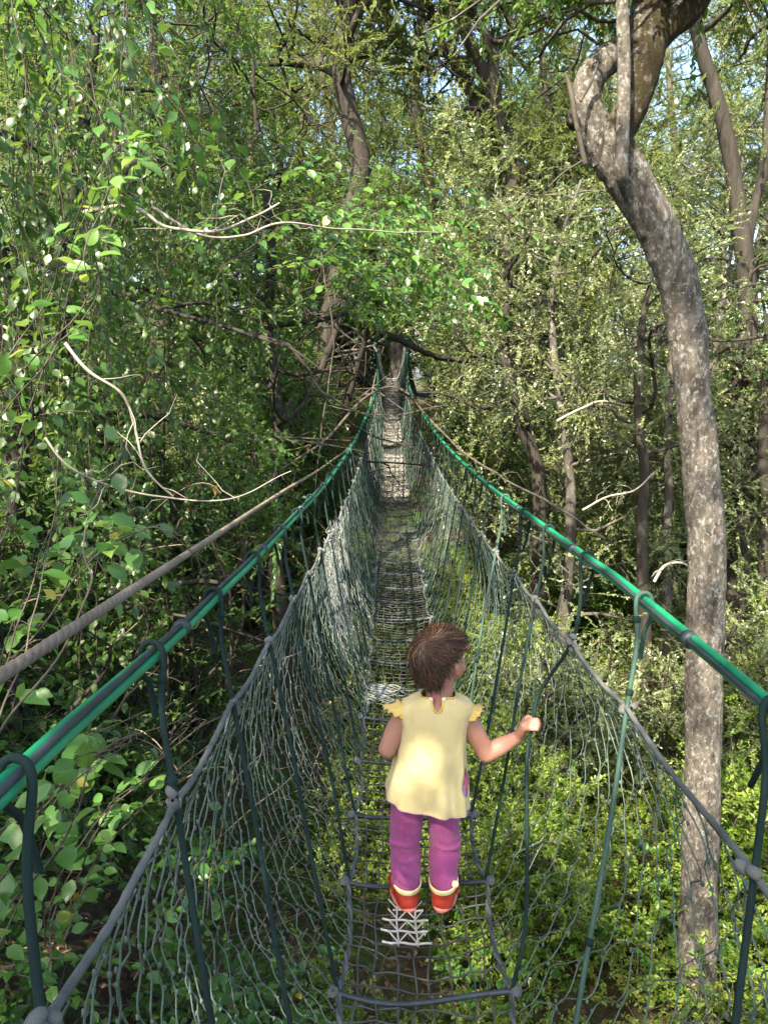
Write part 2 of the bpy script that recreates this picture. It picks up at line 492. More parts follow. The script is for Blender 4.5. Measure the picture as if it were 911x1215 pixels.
M['green'] = rope_mat('green_rope', (.004, .13, .055), (.012, .24, .105), .38, .5, 300, .06)
M['black'] = rope_mat('black_rope', (.014, .020, .023), (.04, .05, .054), .45, .4, 300, .1)
M['hanger'] = rope_mat('dark_green_rope', (.004, .012, .010), (.012, .030, .025), .75, .2, 300)
M['hanger_sunlit'] = rope_mat('sunlit_green_rope', (.022, .055, .04), (.06, .11, .08), .6, .3, 300)  # lighter copy of the hanger rope, sunlight painted into its colour
M['grey_rope'] = rope_mat('grey_rope', (.06, .066, .06), (.15, .155, .135), .75, .25, 300)
M['edge_rope'] = rope_mat('edge_rope', (.05, .062, .058), (.16, .17, .155), .75, .25, 300)
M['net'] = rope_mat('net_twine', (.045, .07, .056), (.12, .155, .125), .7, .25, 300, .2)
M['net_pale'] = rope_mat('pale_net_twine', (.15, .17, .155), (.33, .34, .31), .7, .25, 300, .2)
M['grid'] = rope_mat('deck_twine', (.03, .034, .032), (.10, .10, .088), .7, .3, 300)
M['lacing'] = rope_mat('white_lacing', (.40, .36, .30), (.66, .62, .54), .7, .25, 200)
M['jute'] = rope_mat('jute_cable', (.13, .10, .07), (.24, .19, .14), .9, .15, 160, .35)

bridge = empty('rope_bridge', (axis(2.0), 2.0, deck_z(2.0)), 0,
               'green and grey rope suspension bridge with net sides running away through the forest canopy', 'rope bridge')
BO = np.array([float(axis(2.0)), 2.0, float(deck_z(2.0))])
rngb = np.random.default_rng(7)


def bpart(mb, name, mats, kind=None):
    o = mb.build(name, mats, bridge)
    for v in ():
        pass
    o.location = [float(-c) for c in BO]
    if kind: o['kind'] = kind
    return o


def top_pt(s, y):
    y = np.asarray(y, float)
    dz = np.interp(y, [-1, .8, 1.3, 2.0], [-.055, -.055, -.03, 0]) if s > 0 else np.interp(y, [-1, .9, 1.5], [.018, .018, 0])
    return np.stack([axis(y) + s * rope_a(y), y, rope_z(y) + dz], -1)
def edge_pt(s, y):
    y = np.asarray(y, float)
    ph = ((y + .52 - .8) / .48) % 1.0                                # edge rope pulled in between two cross ropes
    return np.stack([axis(y) + s * (HW - .018 * np.sin(PI * ph)), y, deck_z(y) - .012 * np.sin(PI * ph)], -1)


KN = 60
topY = .80 + .48 * np.arange(-3, KN - 3) + rngb.normal(0, .022, KN)
topR = topY.copy(); topR[:5] -= .15
TOPS = {-1: topY, 1: topR}
SL = .52
FM = .215


def mid_pt(s, y):
    t = top_pt(s, y + .126); b = edge_pt(s, y + .126 - SL)
    p = t * (1 - FM) + b * FM
    return p


# --- hand ropes: two green ropes and a dark one laid side by side, slowly twisting
ys = np.linspace(YB0, YB1 + 1.2, 620)
for s in (-1, 1):
    mb = MB()
    ctr = top_pt(s, ys)
    end = np.clip((ys - 28.0) / 1.6, 0, 1)[:, None]
    ctr = ctr * (1 - end) + np.stack([axis(ys) + s * .16, ys, rope_z(28) + 0 * ys], -1) * end
    tw = .35 * ys - 2 * PI / 3 + (PI * .75 if s > 0 else PI * .25 - .3) + .45 * np.sin(ys * 1.5 + s)
    for j in range(3):
        a = tw + j * 2 * PI / 3
        off = np.stack([np.cos(a), 0 * a, np.sin(a)], -1) * (.0088 if j == 1 else .0076)
        v, f = tubes(ctr + off, .0052 if j == 1 else .0084, 9); mb.add(v, f, 1 if j == 1 else 0)
    for y in np.arange(-.4, 9, .93):                                # dark tape lashings
        c = top_pt(s, np.array([y]))[0]
        dy = np.array([[0, -.012, 0], [0, -.011, 0], [0, .011, 0], [0, .012, 0]])
        v, f = tubes(c + dy, [.008, .0172, .0172, .008], 12); mb.add(v, f, 1)
    bpart(mb, 'hand_rope', [M['green'], M['black']])


KHELD = int(np.argmin(np.abs(topY - 2.24)))
HELD = np.array([.128 + .322, 2.135 + .012, float(deck_z(2.135)) - .018 + .590])


def hanger_path(s, k):
    y = TOPS[s][k]
    T = top_pt(s, np.array([y]))[0]; B = edge_pt(s, np.array([y - SL + .0]))[0]
    B[1] = y - SL
    out = np.array([s, 0, 0.0]); up = np.array([0, 0, 1.0]); r = .0205
    tl = rngb.uniform(.13, .2)
    pts = [T + out * (.016 + rngb.uniform(-.006, .012)) + [0, .075 + rngb.uniform(-.02, .03), -tl], T + out * .024 + [0, .05, -tl * .55], T + out * .027 + [0, .018, -.045],
           T + out * r + [0, 0, -.005], T + out * r * .7 + up * r * .75, T + up * r * 1.05, T - out * r * .75 + up * r * .7 + [0, -.004, 0], T - out * r * 1.05 + [0, -.012, -.01]]
    d = B - T
    for t in (.09, FM, .45, .72, 1.0):
        wob = rngb.normal(0, .004, 3) if .1 < t < 1 else 0
        p = T + d * t + wob
        if t == FM: p = mid_pt(s, np.array([y - .126]))[0]
        pts.append(p)
    if s > 0 and k == KHELD:                                        # pulled forward by the child's fist
        pts = pts[:-3] + [HELD - .10 * nrmz(B - T), HELD, HELD + .10 * nrmz(B - T), pts[-2] * .6 + .4 * HELD + .4 * (B - HELD), B]
    return smooth_poly(pts, 52)


rest = MB()
order = []
for k in range(KN):
    for s in (-1, 1):
        P = hanger_path(s, k)
        mb = MB() if k < 50 else rest
        v, f = tubes(P, .0057, 7)
        pale = ((rngb.random() < .12) and not (s > 0 and k == KHELD)) or (s > 0 and k == KHELD - 1)
        mb.add(v, f, 1 if pale else 0)
        for t in (.62, .74, .9):                                    # small knots where the net is tied on
            if rngb.random() < .6:
                i = int(t * 51); seg = P[i:i + 2]; c = seg.mean(0); dd = nrmz(seg[1] - seg[0])
                q = c + dd * np.array([-.01, -.006, 0, .006, .01])[:, None]
                v, f = tubes(q, [.004, .0085, .0095, .0085, .004], 6); mb.add(v, f, 0)
        if k < 50: bpart(mb, 'hanger_rope', [M['hanger'], M['hanger_sunlit']])
bpart(rest, 'hanger_rope', [M['hanger'], M['hanger_sunlit']], 'stuff')

# --- middle rope on each side, knotted to every hanger
yf = np.linspace(YB0, YB1, 1400)
for s in (-1, 1):
    mb = MB()
    P = mid_pt(s, yf)
    kk = np.interp(yf + .126, TOPS[s], np.arange(KN))
    ph = kk % 1.0
    P[:, 2] -= .024 * np.sin(PI * ph); P[:, 0] += s * .010 * np.sin(PI * ph)
    P += np.stack([snoise(P, 5, 3), 0 * yf, snoise(P, 6, 3)], -1) * .004
    v, f = tubes(P, .0062 * (1 + .16 * np.sin(yf * 130)), 7); mb.add(v, f, 0)
    for k in range(KN):
        c = mid_pt(s, np.array([TOPS[s][k] - .126]))[0]
        for j in range(3):
            o = rngb.normal(0, .007, 3)
            ax = nrmz(rngb.normal(0, 1, 3) + [0, 1.2, 0])
            q = c + o + ax * np.array([-.013, -.009, 0, .009, .013])[:, None]
            v, f = tubes(q, [.003, .0080, .0098, .0080, .003], 8); mb.add(v, f, 0)
        q = c + np.array([[0, 0, 0], [.01 * s, -.02, -.02], [.012 * s, -.03, -.05]]) + rngb.normal(0, .006, (3, 3))
        v, f = tubes(q, [.004, .0035, .002], 5); mb.add(v, f, 1)
    bpart(mb, 'middle_rope', [M['grey_rope'], M['net_pale']])

# --- netting of each side: wavy twine hanging from the middle rope and gathered at the deck edge
for s in (-1, 1):
    mb = MB()
    w = .050 if s < 0 else .070
    y0 = np.arange(-1.2, YB1, w)
    n = len(y0)
    rows = 17 if s < 0 else 11
    K = rows * 2 + 1
    t = np.linspace(0, 1, K)
    y0 = y0 + .35 * w * snoise(np.stack([y0, 0 * y0, 0 * y0], -1), 35 + s, 4.0)
    Y = y0[:, None] + rngb.normal(0, .008, (n, 1)) + 0 * t
    i = np.arange(n)[:, None]
    zig = np.where(((np.arange(K)[None] + 2 * i) // 2) % 2 == 0, 1.0, -1.0)
    zig = np.sin((np.arange(K)[None] * .5 + i) * PI) + np.cos((np.arange(K)[None] * .5 + i) * PI)
    amp = (.010 if s < 0 else .030) * rngb.uniform(.35, 1.5, (n, K))
    drift = .05 * snoise(np.stack([y0, 0 * y0, 0 * y0], -1), 31 + s, .8)
    Y = Y + zig * amp * np.clip(np.sin(PI * np.clip(t, .02, .98)) * 3, 0, 1) + drift[:, None] * t - (.09 if s < 0 else .16) * t[None]
    Yf = Y.ravel()
    top = mid_pt(s, Yf).reshape(n, K, 3); bot = edge_pt(s, Yf).reshape(n, K, 3)
    bul = (.12 if s < 0 else .17) * (1 + .3 * snoise(np.stack([y0, 0 * y0, 0 * y0], -1), 41 + s, .9))[:, None]
    bul = bul * np.interp(y0, [0, 6, 14, 22], [1, .75, .4, .25])[:, None]
    tt = t[None, :, None]
    P = top * (1 - tt) + bot * tt
    P[..., 0] += s * bul * np.sin(PI * t ** .85)[None]
    P[..., 2] += -.06 * np.sin(PI * t)[None] - .02 * (1 - t)[None]
    P[..., 1] = Y
    P += rngb.normal(0, .0040, P.shape)
    ti = np.linspace(0, 1, K * 2 - 1) * (K - 1); i0 = np.minimum(ti.astype(int), K - 2); fr = (ti - i0)[None, :, None]
    P2 = P[:, i0] * (1 - fr) + P[:, i0 + 1] * fr
    P2[:, 1:-1] = P2[:, 1:-1] * .5 + .25 * (P2[:, :-2] + P2[:, 2:])
    rad = np.interp(y0, [0, 5, 28], [.0018, .0015, .0026])[:, None] * (1 + 0 * ti)[None]
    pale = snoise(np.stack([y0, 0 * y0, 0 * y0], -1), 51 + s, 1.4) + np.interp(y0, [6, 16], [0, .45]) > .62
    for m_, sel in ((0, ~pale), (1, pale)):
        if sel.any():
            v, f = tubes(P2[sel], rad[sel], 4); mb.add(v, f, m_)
    # knots where neighbouring twines meet
    kp = P[:, 1::2].reshape(-1, 3); kp = kp[(kp[:, 1] < 7)]
    q = kp[:, None] + np.array([[0, 0, -.006], [0, 0, -.003], [0, 0, .003], [0, 0, .006]])[None]
    v, f = tubes(q, [.001, .0036, .0036, .001], 5); mb.add(v, f, 0)
    # a torn, bleached repair tangle further along the left side
    if s < 0:
        for j in range(38):
            y = rngb.normal(4.25, .22)
            a = mid_pt(s, np.array([y]))[0] + rngb.normal(0, .015, 3); b = edge_pt(s, np.array([y + rngb.normal(.1, .25)]))[0]
            tt1 = np.linspace(0, rngb.uniform(.35, 1), 16)[:, None]
            q = a + (b - a) * tt1 + rngb.normal(0, .012, (16, 3)); q[:, 0] -= .08 * np.sin(PI * tt1[:, 0])
            v, f = tubes(q, .0017, 4); mb.add(v, f, 1)
    bpart(mb, 'side_net', [M['net'], M['net_pale']])

# --- deck: edge ropes, thick cross ropes, square twine grid, finer net under it
for s in (-1, 1):
    mb = MB()
    P = edge_pt(s, yf)
    for j in range(2):
        a = yf * 55 + j * PI
        q = P + np.stack([np.cos(a), 0 * a, np.sin(a)], -1) * .0045
        v, f = tubes(q, .0052 * (1 + .12 * np.sin(yf * 190)), 6); mb.add(v, f, j)
    bpart(mb, 'edge_rope', [M['edge_rope'], M['grid']])
for k in range(KN):
    y = topY[k] - SL
    x = np.linspace(-1, 1, 11)
    mb = MB()
    P = np.stack([axis(y) + x * (HW + .012), y + .012 * np.sin(x * 3 + k), deck_z(y) - .028 * (1 - x ** 2) + .004], -1)
    v, f = tubes(P, .0080, 7); mb.add(v, f, 0)
    for s in (0, -1):
        c = P[s]; q = c + np.array([-.018, -.01, 0, .01, .018])[:, None] * np.array([.3, 1, .2])
        v, f = tubes(q, [.005, .0145, .0165, .0145, .005], 8); mb.add(v, f, 1)
    bpart(mb, 'cross_rope', [M['black'], M['grey_rope']])


def deck_pt(x, y, dz=0.0):
    return np.stack([axis(y) + x * HW, y, deck_z(y) - .030 * (1 - x ** 2) + dz], -1)


mb = MB()
cy = np.arange(-1.8, YB1, .066); cy = cy + rngb.normal(0, .006, len(cy))
xx = np.linspace(-1, 1, 15)
Pc = np.stack([deck_pt(xx, y + 0 * xx) for y in cy])
Pc[..., 1] += rngb.normal(0, .004, Pc.shape[:2]) + (.014 * np.sin(xx[None] * 2.5 + cy[:, None] * 9)); Pc[..., 2] += rngb.normal(0, .003, Pc.shape[:2])
v, f = tubes(Pc, .0028, 5); mb.add(v, f, 0)
for x in np.linspace(-.78, .78, 8):
    y = np.linspace(-1.8, YB1, 1500)
    P = deck_pt(x + .035 * np.sin(y * 5 + x * 20) + .02 * np.sin(y * 23 + x * 9), y, .004)
    v, f = tubes(P, .0027, 5); mb.add(v, f, 0)
bpart(mb, 'deck_grid', [M['grid']])
mb = MB()                                                            # finer net wrapped under the deck
wn = .03
yn = np.arange(7.5, YB1, wn * .9)
xs = np.linspace(-1, 1, 19)
P = np.stack([deck_pt(xs, y + 0 * xs, -.02) for y in yn])
P[..., 1] += np.where((np.arange(19)[None] + np.arange(len(yn))[:, None]) % 2 == 0, 1, -1) * wn * .36 + rngb.normal(0, .004, P.shape[:2])
P[..., 2] += rngb.normal(0, .004, P.shape[:2])
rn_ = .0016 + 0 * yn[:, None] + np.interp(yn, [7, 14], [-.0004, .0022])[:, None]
sunlit_twine = (snoise(np.stack([yn, 0 * yn, 0 * yn], -1), 71, .55) + np.interp(yn, [6, 13, 30], [-1.2, .5, .8])) > 0   # paler twine in stretches toward the far end, sunlight painted in
for m_, sel in ((0, ~sunlit_twine), (1, sunlit_twine)):
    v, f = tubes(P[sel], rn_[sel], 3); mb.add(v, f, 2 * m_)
for j in range(36):                                                   # pale tangle on the left edge of the deck
    y = rngb.normal(4.05, .09); x0 = rngb.uniform(-1, -.7); x1 = x0 + rngb.uniform(.2, .9)
    x = np.linspace(x0, x1, 9)
    q = deck_pt(x, y + .03 * np.sin(x * 9 + j), .006) + rngb.normal(0, .004, (9, 3)) * [1, 1, .3]
    v, f = tubes(q, .0018, 4); mb.add(v, f, 1)
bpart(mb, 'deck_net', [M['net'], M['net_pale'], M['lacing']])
mb = MB()                                                            # white lacing repair behind the child's boots
ly = np.array([1.945, 1.998, 2.050, 2.100])
for j, y in enumerate(ly):
    x0, x1 = ((-.50, .14), (-.52, .10), (-.50, .12), (-.36, .06))[j]
    x = np.linspace(x0, x1, 12)
    q = deck_pt(x, y + .003 * np.sin(x * 20), .010); v, f = tubes(q, .0034, 6); mb.add(v, f, 0)
for x0 in (-.30, -.05):
    y = np.linspace(1.93, 2.15, 9); q = deck_pt(x0 + .01 * np.sin(y * 30), y, .014); v, f = tubes(q, .0030, 6); mb.add(v, f, 0)
for j in range(4):
    for c in (-.42, -.17, .05):
        for sg in (-1, 1):
            if -.5 < c + sg * .12 < .16:
                q = deck_pt(np.linspace(c, c + sg * .125, 6), np.linspace(ly[j] + .048, ly[j], 6), .012 + .001 * sg)
                v, f = tubes(q, .0024, 5); mb.add(v, f, 0)
bpart(mb, 'repair_lacing', [M['lacing']])

# --- brown jute cable outside the left hand rope
mb = MB()
cab = smooth_poly([(-.60, -2.5, -.22), (-.555, -.5, -.34), (-.53, .98, -.405), (-.575, 2.3, -.515), (-.60, 4.4, -.66), (-.52, 7, -.78), (-.38, 10, -.80), (-.28, 14, -.55), (-.2, 19, .1), (0, 28.6, 1.2)], 900)
s_ = np.linspace(0, 1, 900)
for j in range(3):
    a = cab[:, 1] * 75 + j * 2 * PI / 3
    v, f = tubes(cab + np.stack([np.cos(a), 0 * a, np.sin(a)], -1) * .0026, .0085, 9); mb.add(v, f, 0)
o = mb.build('jute_cable', [M['jute']])
tag(o, 'thick brown jute cable strung just outside the left green hand rope', 'cable')

# ================================================================== THE CHILD
def capsule(p0, p1, r0, r1, seg=14, rings=6, sx=1.0):
    p0, p1 = np.asarray(p0, float), np.asarray(p1, float)
    ax = p1 - p0; L = np.linalg.norm(ax); d = ax / max(L, 1e-6)
    pts, rad = [], []
    for a in np.linspace(-PI / 2 + .12, 0, rings): pts.append(p0 + d * r0 * math.sin(a)); rad.append(r0 * math.cos(a))
    for a in np.linspace(0, PI / 2 - .12, rings): pts.append(p1 + d * r1 * math.sin(a)); rad.append(r1 * math.cos(a))
    v, f = tubes(np.array(pts), np.array(rad), seg)
    n = len(v); K = len(pts)
    v = np.vstack([v, pts[0], pts[-1]])
    i = np.arange(seg)
    c0 = np.stack([i, np.roll(i, -1), i * 0 + n], -1); c1 = np.stack([np.roll(i, -1) + (K - 1) * seg, i + (K - 1) * seg, i * 0 + n + 1], -1)
    return v, f, np.vstack([c0, c1])


def ellipsoid(c, r, rot=(0, 0, 0), seg=24, rings=16):
    from mathutils import Euler
    v, f, t = capsule((0, 0, 0), (0, 0, 1e-5), 1, 1, seg, rings)
    m = np.array(Euler(rot).to_matrix())
    return (v * np.asarray(r)) @ m.T + np.asarray(c), f, t


def blend(prims, voxel, smooth_it, name):
    """union of primitives as one continuous, smoothed surface"""
    mb = MB()
    for v, f, t in prims:
        c = mb.c
        mb.add(v, f); mb.f.append((t + c).ravel()); mb.n.append(np.full(len(t), 3)); mb.m.append(np.zeros(len(t), int)); mb.sm.append(np.full(len(t), True))
    me = mb.mesh(name + '_src', [])
    o = bpy.data.objects.new(name + '_src', me); C.objects.link(o)
    import bmesh
    bm = bmesh.new(); bm.from_mesh(me); bmesh.ops.recalc_face_normals(bm, faces=bm.faces); bm.to_mesh(me); bm.free()
    r = o.modifiers.new('r', 'REMESH'); r.mode = 'VOXEL'; r.voxel_size = voxel
    s = o.modifiers.new('s', 'SMOOTH'); s.iterations = smooth_it; s.factor = .5
    dg = bpy.context.evaluated_depsgraph_get(); dg.update()
    out = bpy.data.meshes.new_from_object(o.evaluated_get(dg))
    bpy.data.objects.remove(o); bpy.data.meshes.remove(me)
    out.name = name
    out.polygons.foreach_set('use_smooth', np.full(len(out.polygons), True))
    return out


def verts_of(me):
    a = np.empty(len(me.vertices) * 3, np.float32); me.vertices.foreach_get('co', a); return a.reshape(-1, 3).astype(float)


def set_verts(me, v):
    me.vertices.foreach_set('co', np.ascontiguousarray(v, dtype=np.float32).ravel()); me.update()


def link(me, name, mats, parent, kind=None):
    me.materials.clear()
    for m in mats: me.materials.append(m)
    o = bpy.data.objects.new(name, me); C.objects.link(o); o.parent = parent
    return o


def skin_mat():
    m, nt, out = mat_new('skin')
    v = objcoord(nt); n = noise(nt, 14, 4, .6, v)
    rp = ramp(nt, [(.3, (.33, .155, .103)), (.7, (.41, .21, .142))]); nt.links.new(n.outputs['Fac'], rp.inputs[0])
    p = nt.nodes.new('ShaderNodeBsdfPrincipled'); nt.links.new(rp.outputs[0], p.inputs['Base Color'])
    p.inputs['Roughness'].default_value = .5; p.inputs['Specular IOR Level'].default_value = .35
    p.inputs['Subsurface Weight'].default_value = .25; p.inputs['Subsurface Radius'].default_value = (.012, .005, .003); p.inputs['Subsurface Scale'].default_value = .6
    b = nt.nodes.new('ShaderNodeBump'); b.inputs['Strength'].default_value = .08; b.inputs['Distance'].default_value = .001
    nb = noise(nt, 400, 3, .6, v); nt.links.new(nb.outputs['Fac'], b.inputs['Height']); nt.links.new(b.outputs[0], p.inputs['Normal'])
    nt.links.new(p.outputs[0], out.inputs[0])
    return m


def cloth_mat(name, c1, c2, fold=22, dots=None, stitch=None, dotf=.55):
    m, nt, out = mat_new(name)
    v = objcoord(nt); n = noise(nt, fold, 4, .6, v)
    rp = ramp(nt, [(.3, c1), (.7, c2)]); nt.links.new(n.outputs['Fac'], rp.inputs[0])
    col = rp.outputs[0]
    if dots is not None:
        vo = nt.nodes.new('ShaderNodeTexVoronoi'); vo.inputs['Scale'].default_value = 130; vo.inputs['Randomness'].default_value = .15
        nt.links.new(v, vo.inputs['Vector'])
        r2 = ramp(nt, [(.2, (.55, .55, .55)), (.34, (0, 0, 0))]); nt.links.new(vo.outputs['Distance'], r2.inputs[0])
        col = mixc(nt, r2.outputs[0], col, dots)
    p = nt.nodes.new('ShaderNodeBsdfPrincipled'); nt.links.new(col, p.inputs['Base Color'])
    p.inputs['Roughness'].default_value = .92; p.inputs['Specular IOR Level'].default_value = .12
    p.inputs['Sheen Weight'].default_value = .15; p.inputs['Sheen Roughness'].default_value = .6
    b = nt.nodes.new('ShaderNodeBump'); b.inputs['Strength'].default_value = .45; b.inputs['Distance'].default_value = .008
    nb = noise(nt, fold * 1.6, 4, .55, objcoord(nt, (1, 1, .45)), .8); nt.links.new(nb.outputs['Fac'], b.inputs['Height'])
    b2 = nt.nodes.new('ShaderNodeBump'); b2.inputs['Strength'].default_value = .25; b2.inputs['Distance'].default_value = .0008
    n3 = noise(nt, 700, 2, .5, v); nt.links.new(n3.outputs['Fac'], b2.inputs['Height']); nt.links.new(b.outputs[0], b2.inputs['Normal'])
    nt.links.new(b2.outputs[0], p.inputs['Normal']); nt.links.new(p.outputs[0], out.inputs[0])
    return m


M['skin'] = skin_mat()
M['shirt'] = cloth_mat('yellow_cotton', (.52, .41, .18), (.60, .49, .235), 14)
M['trim'] = cloth_mat('yellow_trim', (.52, .35, .08), (.60, .42, .12), 30)
M['pants'] = cloth_mat('purple_cotton', (.235, .040, .140), (.30, .060, .185), 18, (.34, .09, .23))
M['thread'] = plain_mat('purple_thread', (.25, .12, .25), (.35, .2, .33), 60, .9, .1, 0)
M['print_pink'] = plain_mat('pink_print', (.42, .07, .13), (.6, .14, .22), 90, .8, .2, 0)
M['print_blue'] = plain_mat('blue_print', (.2, .17, .3), (.34, .27, .42), 90, .8, .2, 0)
M['boot'] = plain_mat('red_rubber', (.30, .024, .014), (.40, .045, .026), 20, .32, .5, .1)
M['sole'] = plain_mat('pale_red_sole', (.52, .14, .10), (.62, .22, .17), 30, .5, .4, .1)
M['cuff'] = plain_mat('pale_yellow_cuff', (.72, .58, .26), (.8, .68, .36), 30, .6, .3, .1)
M['eye'] = plain_mat('eye', (.7, .7, .68), (.8, .8, .78), 5, .15, .6, 0)
M['flower'] = plain_mat('white_button', (.75, .75, .78), (.85, .85, .88), 40, .4, .4, 0)


def hair_mat():
    m, nt, out = mat_new('brown_hair')
    at = nt.nodes.new('ShaderNodeAttribute'); at.attribute_name = 'rnd'
    rp = ramp(nt, [(0, (.018, .0085, .0042)), (.5, (.060, .028, .012)), (.85, (.13, .063, .026)), (1, (.22, .115, .05))])
    nt.links.new(at.outputs['Fac'], rp.inputs[0])
    p = nt.nodes.new('ShaderNodeBsdfPrincipled'); nt.links.new(rp.outputs[0], p.inputs['Base Color'])
    p.inputs['Roughness'].default_value = .42; p.inputs['Specular IOR Level'].default_value = .4
    nt.links.new(p.outputs[0], out.inputs[0]); return m


M['hair'] = hair_mat()

K0 = np.array([.128, 2.135, float(deck_z(2.135)) - .018])
kid = empty('person', K0, 0, 'toddler in yellow frilled top, purple trousers and red boots, holding a bridge rope', 'person')
KH = np.array([.047, .03, .803])                                     # head centre
YAW = R(-52)                                                         # head turned to the right (clockwise seen from above)
cw, sw = math.cos(YAW), math.sin(YAW)
Rh = np.array([[cw, -sw, 0], [sw, cw, 0], [0, 0, 1]])
hd = lambda x, y, z: KH + Rh @ np.array([x, y, z])                   # head local: +y is the face
SHR, SHL = np.array([.112, .03, .620]), np.array([-.064, .03, .627])
ELR, WRR = np.array([.187, .028, .492]), np.array([.285, .048, .537])
ELL, WRL = np.array([-.118, .012, .515]), np.array([-.075, .115, .50])
# the held rope (in child's space)
RP = HELD - K0
RD = nrmz(top_pt(1, topY[KHELD:KHELD + 1])[0] - edge_pt(1, topY[KHELD:KHELD + 1] - SL)[0])


def hand(prims, wrist, palm_c, fdir, pnorm, side, grip=None, th=1.0):
    """palm + four unequal curled fingers + thumb; fdir: towards the knuckles, pnorm: out of the palm"""
    f = nrmz(fdir); p = nrmz(pnorm - f * (pnorm @ f)); a = np.cross(f, p) * side
    prims.append(capsule(wrist, palm_c - f * .006, .0165, .017))
    for k in (-1, 0, 1): prims.append(capsule(palm_c - f * .014 + a * .008 * k, palm_c + f * .016 + a * .0095 * k, .0100, .0090))
    for k, (ln, r) in enumerate(((.9, .0062), (1.0, .0065), (.95, .0062), (.78, .0055))):
        b = palm_c + f * .020 + a * (.0150 - .0102 * k)
        ang = 0; q = b; pts = [b]
        for j, (l, bend) in enumerate(((.021, 38), (.015, 78), (.012, 70))):
            ang += R(bend); q = q + (f * math.cos(ang) + p * math.sin(ang)) * l * ln; pts.append(q)
        for u, w, r0, r1 in zip(pts[:-1], pts[1:], (r, r * .95, r * .88), (r * .95, r * .88, r * .78)): prims.append(capsule(u, w, r0, r1, 10, 4))
    b = palm_c - f * .010 + a * .016
    q1 = b + a * .012 + f * .010 + p * .008; q2 = q1 + f * .008 + p * .014 - a * .003; q3 = q2 + p * .010 - a * .009
    for u, w, r0, r1 in ((b, q1, .0088, .0075), (q1, q2, .0075, .0068), (q2, q3, .0066, .0056)): prims.append(capsule(u, w, r0, r1, 10, 4))


pr = []
# head
pr += [ellipsoid(hd(0, -.006, .012), (.068, .078, .072)), ellipsoid(hd(0, .022, -.028), (.054, .052, .052)),
       ellipsoid(hd(.028, .034, -.030), (.026, .026, .026)), ellipsoid(hd(-.028, .034, -.030), (.026, .026, .026)),
       ellipsoid(hd(0, .045, -.062), (.020, .020, .016)), capsule(hd(0, .068, -.005), hd(0, .078, -.022), .007, .0095),
       ellipsoid(hd(0, .066, -.045), (.017, .010, .006)), ellipsoid(hd(0, .046, .024), (.05, .022, .03))]
for sx in (-1, 1):
    pr += [ellipsoid(hd(.069 * sx, -.004, -.016), (.008, .016, .022), (0, 0, YAW + .25 * sx)), ellipsoid(hd(.074 * sx, -.010, -.008), (.006, .013, .016), (0, 0, YAW + .4 * sx)),
           ellipsoid(hd(.068 * sx, .002, -.034), (.006, .008, .008))]
# neck, torso
pr += [capsule((.046, .022, .745), (.036, .024, .655), .036, .043), capsule((.026, .026, .61), (.016, .026, .48), .070, .075),
       capsule((.090, .028, .630), (-.040, .028, .635), .033, .033), capsule((.014, .03, .48), (.004, .024, .42), .075, .07), capsule((.03, .01, .40), (-.03, .01, .40), .055, .055)]
# legs (inside trousers and boots)
for sx in (-1, 1):
    pr += [capsule((.044 * sx, .018, .40), (.058 * sx, .026, .20), .042, .033), capsule((.058 * sx, .026, .20), (.058 * sx, .010, .06), .033, .026), capsule((.058 * sx, .005, .035), (.066 * sx, .06, .03), .022, .020)]
# arms
pr += [capsule(SHR, SHR * .5 + ELR * .5, .033, .033), capsule(SHR * .5 + ELR * .5, ELR, .034, .028), capsule(ELR, ELR * .6 + WRR * .4, .0285, .0285), capsule(ELR * .6 + WRR * .4, WRR, .028, .0185)]
pr += [capsule(SHL, SHL * .5 + ELL * .5, .033, .033), capsule(SHL * .5 + ELL * .5, ELL, .034, .028), capsule(ELL, ELL * .6 + WRL * .4, .0285, .0285), capsule(ELL * .6 + WRL * .4, WRL, .028, .0185)]
# right hand closed round the rope: knuckles past the rope, fingers wrap its far side
fd = nrmz(RP - WRR + np.array([0.0, .02, .0])); fd = nrmz(fd - RD * (fd @ RD) * .7)
pn = nrmz(np.cross(fd, RD)); pn = pn if pn[1] > 0 else -pn           # palm faces forward (away from the camera)
pcR = RP - pn * .0165 - fd * .012
hand(pr, WRR, pcR, fd, pn, 1 if (np.cross(fd, pn) @ RD) > 0 else -1)
fl = nrmz(np.array([.10, .9, -.1])); hand(pr, WRL, WRL + fl * .034, fl, np.array([.9, -.1, -.3]), 1 if np.cross(fl, nrmz(np.array([.9, -.1, -.3])))[2] > 0 else -1)
body = blend(pr, .0034, 5, 'person_body')
bo = link(body, 'body', [M['skin']], kid)
for sx in (-1, 1):
    v, f, t = ellipsoid(hd(.026 * sx, .0555, -.004), (.0085, .0085, .0085)); mb = MB(); mb.add(v, f); mb.build('eye', M['eye'], kid)

